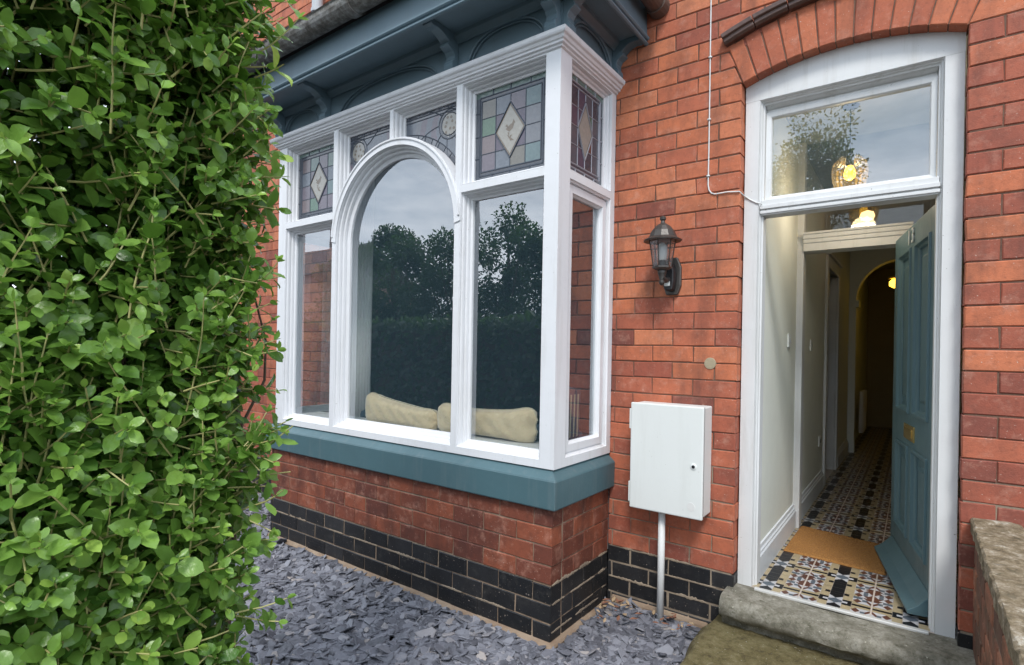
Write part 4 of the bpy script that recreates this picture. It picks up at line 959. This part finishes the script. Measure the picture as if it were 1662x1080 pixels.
# ------------------------------------------------------------------ low garden wall
gw = empty('garden_wall', (.3, -1.5, 0)); tag(gw, 'low old brick garden wall with lichened coping right of the doorstep', 'wall')
GX0, GX1, GZ = .207, .345, .812
g = MB(); fG = plane_fn('left', GX0)
for k in range(0, 10):
    z0 = -.08 + k * .0885; z1 = z0 + .0885
    span(g, fG, -3.6, 0, -3.6, 0, z0, min(z1, .79), (k % 2) * .11, L_=.225, depth=.07, mi=0, joint=.010, jh=.011, bev=.006)
    g.box(GX0 + .005, GX1, -3.6, -.001, z0, min(z1, .79), 1)
g.build('wall_bricks', ['brick_old', 'mortar_buff'], gw)
g = MB(); v = []; n_ = 90; prof = [(GX0 - .012, .762), (GX0 - .012, .780), (GX0 - .013, .812), (GX0 - .007, .819), (GX0 + .04, .824), (GX1 - .03, .824), (GX1 + .006, .818), (GX1 + .012, .810), (GX1 + .012, .762)]
for i in range(n_ + 1):
    y = -3.6 + 3.6 * i / n_
    for (x, z) in prof: v.append((x + random.gauss(0, .0018), y, z + random.gauss(0, .0018) + .002 * math.sin(y * 5)))
n = len(prof); g.add(v, [(i * n + j, i * n + (j + 1) % n, (i + 1) * n + (j + 1) % n, (i + 1) * n + j) for i in range(n_) for j in range(n)] + [tuple(range(n)), tuple(range(n_ * n, (n_ + 1) * n))])
g.build('wall_coping', 'coping', gw)

# ------------------------------------------------------------------ ground
g = MB(); g.add([(-120, -120, -.06), (120, -120, -.06), (120, 60, -.06), (-120, 60, -.06)], [(0, 1, 2, 3)]); tag(g.build('ground', 'soil'), kind='structure')
g = MB(); v = []; nx_, ny_ = 60, 40
for j in range(ny_ + 1):
    for i in range(nx_ + 1):
        x = -7 + 6.12 * i / nx_; y = -3.8 + 3.8 * j / ny_
        zz = -.034 + .010 * math.sin(x * 3.1) * math.cos(y * 2.7) + (.03 * max(0, 1 - abs(x + 1.1) / .35) * max(0, (y + .5) / .5) if y > -.5 else 0); v.append((x, y, zz))
g.add(v, [(j * (nx_ + 1) + i, j * (nx_ + 1) + i + 1, (j + 1) * (nx_ + 1) + i + 1, (j + 1) * (nx_ + 1) + i) for j in range(ny_) for i in range(nx_)]); tag(g.build('gravel_bed', 'soil', smooth=True), kind='structure')
g = MB(); v = []; nx_, ny_ = 50, 120
for j in range(ny_ + 1):
    for i in range(nx_ + 1):
        x = -.865 + 1.08 * i / nx_ + (random.gauss(0, .006) - .02 * math.sin(j * .35) if i < 3 else 0); y = -3.9 + 3.92 * j / ny_; ed = min(i, 3) / 3
        v.append((x, y, -.01 + .137 * ed ** .7 + random.gauss(0, .002)))
g.add(v, [(j * (nx_ + 1) + i, j * (nx_ + 1) + i + 1, (j + 1) * (nx_ + 1) + i + 1, (j + 1) * (nx_ + 1) + i) for j in range(ny_) for i in range(nx_)]); tag(g.build('path', 'moss', smooth=True), kind='structure')
tag(MB().box(-60, 60, -6.2, -4.0, -.05, .06).build('pavement', 'paving'), kind='structure')
tag(MB().box(-60, 60, -12.4, -6.2, -.056, -.04).build('road', 'asphalt'), kind='structure')

# slate chippings
def slates(N_):
    V = []; F = []; RR = []
    for q_ in range(N_):
        while True:
            x = random.uniform(-5.2, -.84); y = random.uniform(-2.6, -.0)
            if x > XL - .04 and x < XR + .035 and y > YF - .035: continue
            if x < -3.6 and random.random() < .5: continue
            if y < -2.0 and random.random() < .6: continue
            if x > -.9 and random.random() < .6: continue
            break
        s_ = random.choice([.013, .017, .021, .025, .030]) * random.uniform(.8, 1.3); el = random.uniform(1.1, 1.9); k_ = random.choice([5, 6, 6, 7]); th = random.uniform(.002, .005)
        tilt = abs(random.gauss(0, .22)) if random.random() < .93 else random.uniform(.5, 1.0); az = random.uniform(0, 6.283); rot = random.uniform(0, 6.283)
        t3 = Matrix.Rotation(az, 3, 'Z') @ Matrix.Rotation(tilt, 3, 'X') @ Matrix.Rotation(rot, 3, 'Z')
        zc = -.016 + random.random() * .022 + s_ * math.sin(tilt) * .5 + (.030 * max(0, 1 - abs(x + 1.1) / .35) * max(0, (y + .5) / .5) if y > -.5 else 0)
        b = len(V); angs = sorted([(j + random.uniform(-.33, .33)) * 2 * math.pi / k_ for j in range(k_)])
        rads = [random.uniform(.75, 1.15) for _ in range(k_)]
        for sgn, sc in ((1, .86), (0, 1.0), (-1, .94)):
            for a, r_ in zip(angs, rads):
                p = t3 @ Vector((s_ * el * r_ * sc * math.cos(a), s_ * r_ * sc * math.sin(a), th * (1 if sgn == 1 else (.35 if sgn == 0 else -1)))); V.append((x + p.x, y + p.y, zc + p.z))
        F.append(tuple(b + j for j in range(k_)))
        F += [(b + j, b + k_ + j, b + k_ + (j + 1) % k_, b + (j + 1) % k_) for j in range(k_)] + [(b + k_ + j, b + 2 * k_ + j, b + 2 * k_ + (j + 1) % k_, b + k_ + (j + 1) % k_) for j in range(k_)]
        RR += [random.random()] * (1 + 2 * k_)
    m_ = MB(); m_.v = V; m_.f = F; m_.m = [0] * len(F); m_.r = RR; return m_.build('slate_chippings', 'slate', None, recalc=False)
tag(slates(24000), 'loose blue grey slate chippings covering the front garden below the bay', 'slate chippings', kind='stuff')
# dead leaves in the corner
dl = MB()
for i in range(46):
    x = -1.40 + abs(random.gauss(0, .10)); y = -.05 - abs(random.gauss(0, .10)); 
    if i > 30: x, y = random.uniform(-1.1, -.92), random.uniform(-.2, -.04)
    z = .045 + random.random() * .025; a = random.uniform(0, 6.28); s_ = random.uniform(.012, .026)
    c, s2 = math.cos(a), math.sin(a); pts_ = [(-1, 0, 0), (-.3, .4, .3), (.5, .35, .25), (1.1, 0, .5), (.5, -.35, .35), (-.3, -.4, .2)]
    dl.add([(x + s_ * (p[0] * c - p[1] * s2), y + s_ * (p[0] * s2 + p[1] * c), z + s_ * p[2]) for p in pts_], [(0, 1, 2, 3), (0, 3, 4, 5)], random.choice([0, 0, 1]))
M['dead'] = plain('dead_leaf', (.22, .10, .06), .8); M['dead2'] = plain('pale_dead_leaf', (.42, .30, .18), .8)
tag(dl.build('dead_leaves', ['dead', 'dead2'], None), 'dry brown leaves gathered in the corner beside the bay', 'dead leaves', kind='stuff')

# ------------------------------------------------------------------ hedge
LV = np.array([[0, 0, 0], [.20, .34, .04], [.20, 0, -.02], [.20, -.34, .04], [.52, .48, .06], [.52, 0, -.01], [.52, -.48, .06], [.82, .33, .02], [.82, 0, -.04], [.82, -.33, .02], [1.0, 0, -.12]])
LF = [(0, 2, 1), (0, 3, 2), (1, 2, 5, 4), (2, 3, 6, 5), (4, 5, 8, 7), (5, 6, 9, 8), (7, 8, 10), (8, 9, 10)]
class Leaves:
    def __init__(s): s.P = []; s.D = []; s.Nn = []; s.L = []; s.W = []; s.R = []
    def add(s, p, d, nrm, l, w_, r): s.P.append(p); s.D.append(d); s.Nn.append(nrm); s.L.append(l); s.W.append(w_); s.R.append(r)
    def build(s, name, m_, parent):
        P = np.array(s.P); D = np.array(s.D); Nn = np.array(s.Nn); L_ = np.array(s.L)[:, None]; W = np.array(s.W)[:, None]; n = len(P)
        D /= np.linalg.norm(D, axis=1, keepdims=True); B = np.cross(Nn, D); B /= np.linalg.norm(B, axis=1, keepdims=True) + 1e-9; U = np.cross(D, B)
        c = rng.uniform(.2, 1.8, (n, 1))
        V = np.zeros((n, 11, 3))
        for k_ in range(11): V[:, k_] = P + D * L_ * LV[k_, 0] + B * W * LV[k_, 1] + U * L_ * LV[k_, 2] * c
        me = bpy.data.meshes.new(name); me.vertices.add(n * 11); me.vertices.foreach_set('co', V.reshape(-1))
        ls = [len(f_) for f_ in LF]; tot = sum(ls); flat = np.array([i for f_ in LF for i in f_]); loops = (flat[None, :] + 11 * np.arange(n)[:, None]).reshape(-1)
        me.loops.add(n * tot); me.loops.foreach_set('vertex_index', loops.astype(np.int32))
        st = np.concatenate([[0], np.cumsum(ls)[:-1]]); starts = (st[None, :] + tot * np.arange(n)[:, None]).reshape(-1)
        me.polygons.add(n * 8); me.polygons.foreach_set('loop_start', starts.astype(np.int32)); me.polygons.foreach_set('loop_total', np.tile(ls, n).astype(np.int32))
        me.update(calc_edges=True); me.materials.append(M[m_])
        a = me.attributes.new('rnd', 'FLOAT', 'FACE'); a.data.foreach_set('value', np.repeat(np.array(s.R), 8).astype(np.float32))
        me.polygons.foreach_set('use_smooth', [True] * (n * 8)); me.validate()
        o = bpy.data.objects.new(name, me); COL.objects.link(o)
        if parent is not None: o.parent = parent; o.matrix_parent_inverse = parent.matrix_basis.inverted()
        return o
hedge = empty('hedge', (-1.45, -2.9, 0)); tag(hedge, 'tall bright green privet hedge filling the left side in front of the house', 'hedge')
lv = Leaves(); tw = MB()
HXF, HYE = -1.225, -2.278
def shoot(p, d, ln, base_r):
    p = Vector(p); d = Vector(d).normalized(); pts_ = [p.copy()]; n_ = max(3, int(ln / .025)); side_ = Vector((random.gauss(0, 1), random.gauss(0, 1), random.gauss(0, 1))).cross(d).normalized()
    for k_ in range(n_):
        d = (d + Vector((random.gauss(0, .05), random.gauss(0, .05), .035 + random.gauss(0, .05)))).normalized(); p = p + d * (ln / n_); pts_.append(p.copy())
        t_ = (k_ + 1) / n_
        side_ = (Matrix.Rotation(R(90 + random.gauss(0, 14)), 3, d) @ side_); side_ = (side_ - d * side_.dot(d)).normalized()
        l_ = random.uniform(.030, .047) * (1.0 if t_ < .7 else 1.12 - .45 * (t_ - .7) / .3) * random.choice([.8, 1, 1, 1.15])
        for sg in (-1, 1):
            if random.random() < .10 or p.x > HXF + .085 or p.y > HYE + .045 + .02 * math.sin(p.z * 9): continue
            ld = (side_ * sg + d * random.uniform(.3, .9) + Vector((random.gauss(0, .15), random.gauss(0, .15), random.gauss(0, .12)))).normalized()
            nr = (d + Vector((0, 0, .6)) + Vector((.35, 0, 0)) + Vector((random.gauss(0, .25),) * 3)).normalized()
            lv.add(p + ld * .002, ld, nr, l_, l_ * random.uniform(.56, .80), min(1, max(0, base_r + random.gauss(0, .16) + (.12 if t_ > .75 else 0))))
    nr = Vector((random.gauss(0, 1), random.gauss(0, 1), .6)).normalized()
    if p.x < HXF + .09 and p.y < HYE + .05: lv.add(p, d, nr, .022, .013, min(1, base_r + .3))
    pts_ = [q_ for q_ in pts_ if q_.x < HXF + .10 and q_.y < HYE + .075]
    if len(pts_) > 2: tw.tube(pts_, [.0023 - .0012 * i / len(pts_) for i in range(len(pts_))], 4, 0, cap=False)
def dens(z): return 1 if .55 < z < 2.4 else .35
cnt = 0
while cnt < 4300:
    z = random.uniform(.05, 2.95); y = random.uniform(-3.45, HYE)
    if random.random() > dens(z): continue
    if y < -2.95 and random.random() < .55: continue
    bulge = .03 * math.sin(y * 7 + z * 3) + .03 * math.sin(z * 6.1 + 1)
    layer = random.random(); x = HXF + bulge - .20 * layer - .02
    end = random.random() < .22
    if end: y = HYE - .16 * random.random(); x = HXF - random.random() * .45
    dx, dy = (.9, .15) if not end else (.3, .9)
    long_ = random.random() < .12
    dv = (dx + random.gauss(0, .45), dy + random.gauss(0, .55), .35 + random.gauss(0, .5)) if not long_ else (.16 + random.gauss(0, .08), random.gauss(0, .45) if not end else .05, .9)
    shoot((x + (.03 if long_ and not end else 0), y - (.0 if not end else .02) - (.10 if long_ else 0), z), dv, random.uniform(.05, .12) if not long_ else random.uniform(.16, .30), .45 - .35 * layer + random.gauss(0, .08))
    cnt += 1
for i in range(37000):          # darker inner leaves that close the hedge
    x = HXF - .07 - random.random() * .36; y = random.uniform(-3.5, HYE - .02); z = random.uniform(.0, 2.95)
    d = Vector((random.gauss(.3, .6), random.gauss(0, .7), random.gauss(0, .6))).normalized(); l_ = random.uniform(.036, .056)
    lv.add(Vector((x, y, z)), d, Vector((random.gauss(.5, .4), random.gauss(0, .4), random.gauss(.6, .4))).normalized(), l_, l_ * .62, random.uniform(0, .25))
lv.build('hedge_leaves', 'leaf', hedge)
tw.build('hedge_twigs', 'twig', hedge, recalc=False)
hb = MB()
for i in range(110):
    p = Vector((HXF - random.uniform(.16, .40), random.uniform(-3.4, HYE - .03), random.uniform(-.1, 2.2))); q_ = [p]
    for s_ in range(5): q_.append(q_[-1] + Vector((random.gauss(.012, .02), random.gauss(.01, .03), .10 + random.random() * .04)))
    hb.tube(q_, [.006 - .0007 * k_ for k_ in range(6)], 6, cap=False)
for i in range(26):
    hb.tube([(HXF - .25 + random.gauss(0, .05), -3.4 + i * .045, -.05), (HXF - .24 + random.gauss(0, .05), -3.4 + i * .045 + random.gauss(0, .05), 1.2), (HXF - .22, -3.4 + i * .045, 2.6)], [.014, .010, .004], 7, cap=False)
hb.build('hedge_branches', 'bark', hedge, recalc=False)

# ------------------------------------------------------------------ across the road (seen in the window glass)
def tree(name, x, y, h, rad, label, dense=2600, trunk=True, group=None):
    e = empty(name, (x, y, 0)); tag(e, label, 'tree', group); lt = Leaves(); cl = []
    for _ in range(26): cl.append((random.gauss(0, rad * .45), random.gauss(0, rad * .35), h * random.uniform(.12 if not trunk else .35, .93), rad * random.uniform(.25, .5)))
    for q_ in range(dense):
        c_ = random.choice(cl); d = Vector((random.gauss(0, 1), random.gauss(0, 1), random.gauss(0, 1))).normalized(); rr_ = c_[3] * random.uniform(.6, 1.08)
        p = Vector((x + c_[0], y + c_[1], c_[2])) + d * rr_; p.z = max(.1, p.z)
        ld = (d + Vector((random.gauss(0, .6), random.gauss(0, .6), random.gauss(0, .6) - .1))).normalized(); l_ = random.uniform(.09, .17) * (.75 if trunk else 1)
        lt.add(p, ld, (d + Vector((random.gauss(0, .5), random.gauss(0, .5), .5))).normalized(), l_, l_ * .55, random.random())
    lt.build('crown', 'treeleaf', e)
    t_ = MB(); t_.tube([(x, y, -.1), (x + .05, y, h * .4), (x, y + .05, h * .85)], [.16, .10, .03], 8)
    for c_ in cl[:9]: t_.tube([(x + .02, y, h * .3), (x + c_[0] * .5, y + c_[1] * .5, (h * .3 + c_[2]) / 2), (x + c_[0], y + c_[1], c_[2])], [.06, .04, .015], 5)
    t_.build('trunk', 'bark', e)
for i in range(8):
    tree('conifer_tree', -22.6 + i * 2.1, -14.2 + random.gauss(0, .3), 6.3 + random.gauss(0, .35), 1.5, ['leftmost dark tree of the row across the road, next to the brick house', 'second dark tree from the brick house across the road', 'third dark tree from the brick house across the road', 'fourth dark tree from the brick house across the road', 'fourth dark tree from the right end of the row across the road', 'third dark tree from the right end of the row across the road', 'second dark tree from the right end of the row across the road', 'rightmost dark tree of the row across the road'][i], 9000, False, 'trees in the row across the road')
tree('garden_tree', -3.1, -14.5, 8.4, 1.9, 'tall loose tree standing alone across the road', 15000, True)
def far_house(x, y, label):
    e = empty('brick_house', (x, y, 0)); tag(e, label, 'house', 'houses across the road')
    b = MB(); b.box(x - 3, x + 3, y - 7, y, -.05, 5.0); b.build('wall', 'housebrick', e)
    b = MB(); b.add([(x - 3.2, y + .2, 5), (x + 3.2, y + .2, 5), (x + 3.2, y - 3.5, 7.2), (x - 3.2, y - 3.5, 7.2), (x - 3.2, y - 7.2, 5), (x + 3.2, y - 7.2, 5)], [(0, 1, 2, 3), (3, 2, 5, 4), (0, 3, 4), (1, 5, 2)]); b.build('roof', 'rooftile', e)
    b = MB(); b.box(x + 1.6, x + 2.5, y - 3, y - 2, 6.0, 8.2); b.box(x + 1.75, x + 1.95, y - 2.6, y - 2.4, 8.2, 8.5); b.box(x + 2.15, x + 2.35, y - 2.6, y - 2.4, 8.2, 8.5); b.build('chimney', 'housebrick', e)
    for (u, z) in ((-1.5, 3.2), (1.5, 3.2), (-1.5, .9)):
        b = MB(); b.box(x + u - .55, x + u + .55, y - .02, y + .04, z, z + 1.4, 0); b.box(x + u - .47, x + u + .47, y + .035, y + .045, z + .08, z + 1.32, 1); b.box(x + u - .02, x + u + .02, y + .046, y + .05, z, z + 1.4, 0); b.build('window', ['white_old', 'black'], e)
    b = MB(); b.box(x + 1.0, x + 1.9, y - .02, y + .03, 0, 2.1); b.build('door', 'navy', e)
e = empty('boundary_hedge', (-5, -5.4, 0)); tag(e, 'long clipped dark hedge along the pavement behind the viewer', 'hedge'); lt = Leaves()
for q_ in range(16000):
    p = Vector((random.uniform(-16, -1.3), -5.3 + random.choice([.28, .28, -.28]) * random.uniform(.85, 1.1), random.uniform(0, 1.95)))
    if random.random() < .2: p = Vector((p.x, random.uniform(-5.6, -5.0), 1.9 + random.gauss(0, .05)))
    l_ = random.uniform(.09, .15); lt.add(p, Vector((random.gauss(0, .6), random.gauss(.3, .5), random.gauss(.1, .6))), Vector((random.gauss(0, .3), 1, random.gauss(.5, .3))).normalized(), l_, l_ * .6, random.random())
lt.build('hedge_leaves', 'treeleaf', e); MB().box(-16, -1.3, -5.5, -5.1, -.05, 1.8).build('hedge_core', 'bark', e)
far_house(-27.2, -14.0, 'red brick house with a chimney across the road, nearer the row of trees')
far_house(-34, -14.0, 'red brick house across the road, farther to the left')
S.cycles.max_bounces = 8; S.cycles.transparent_max_bounces = 16
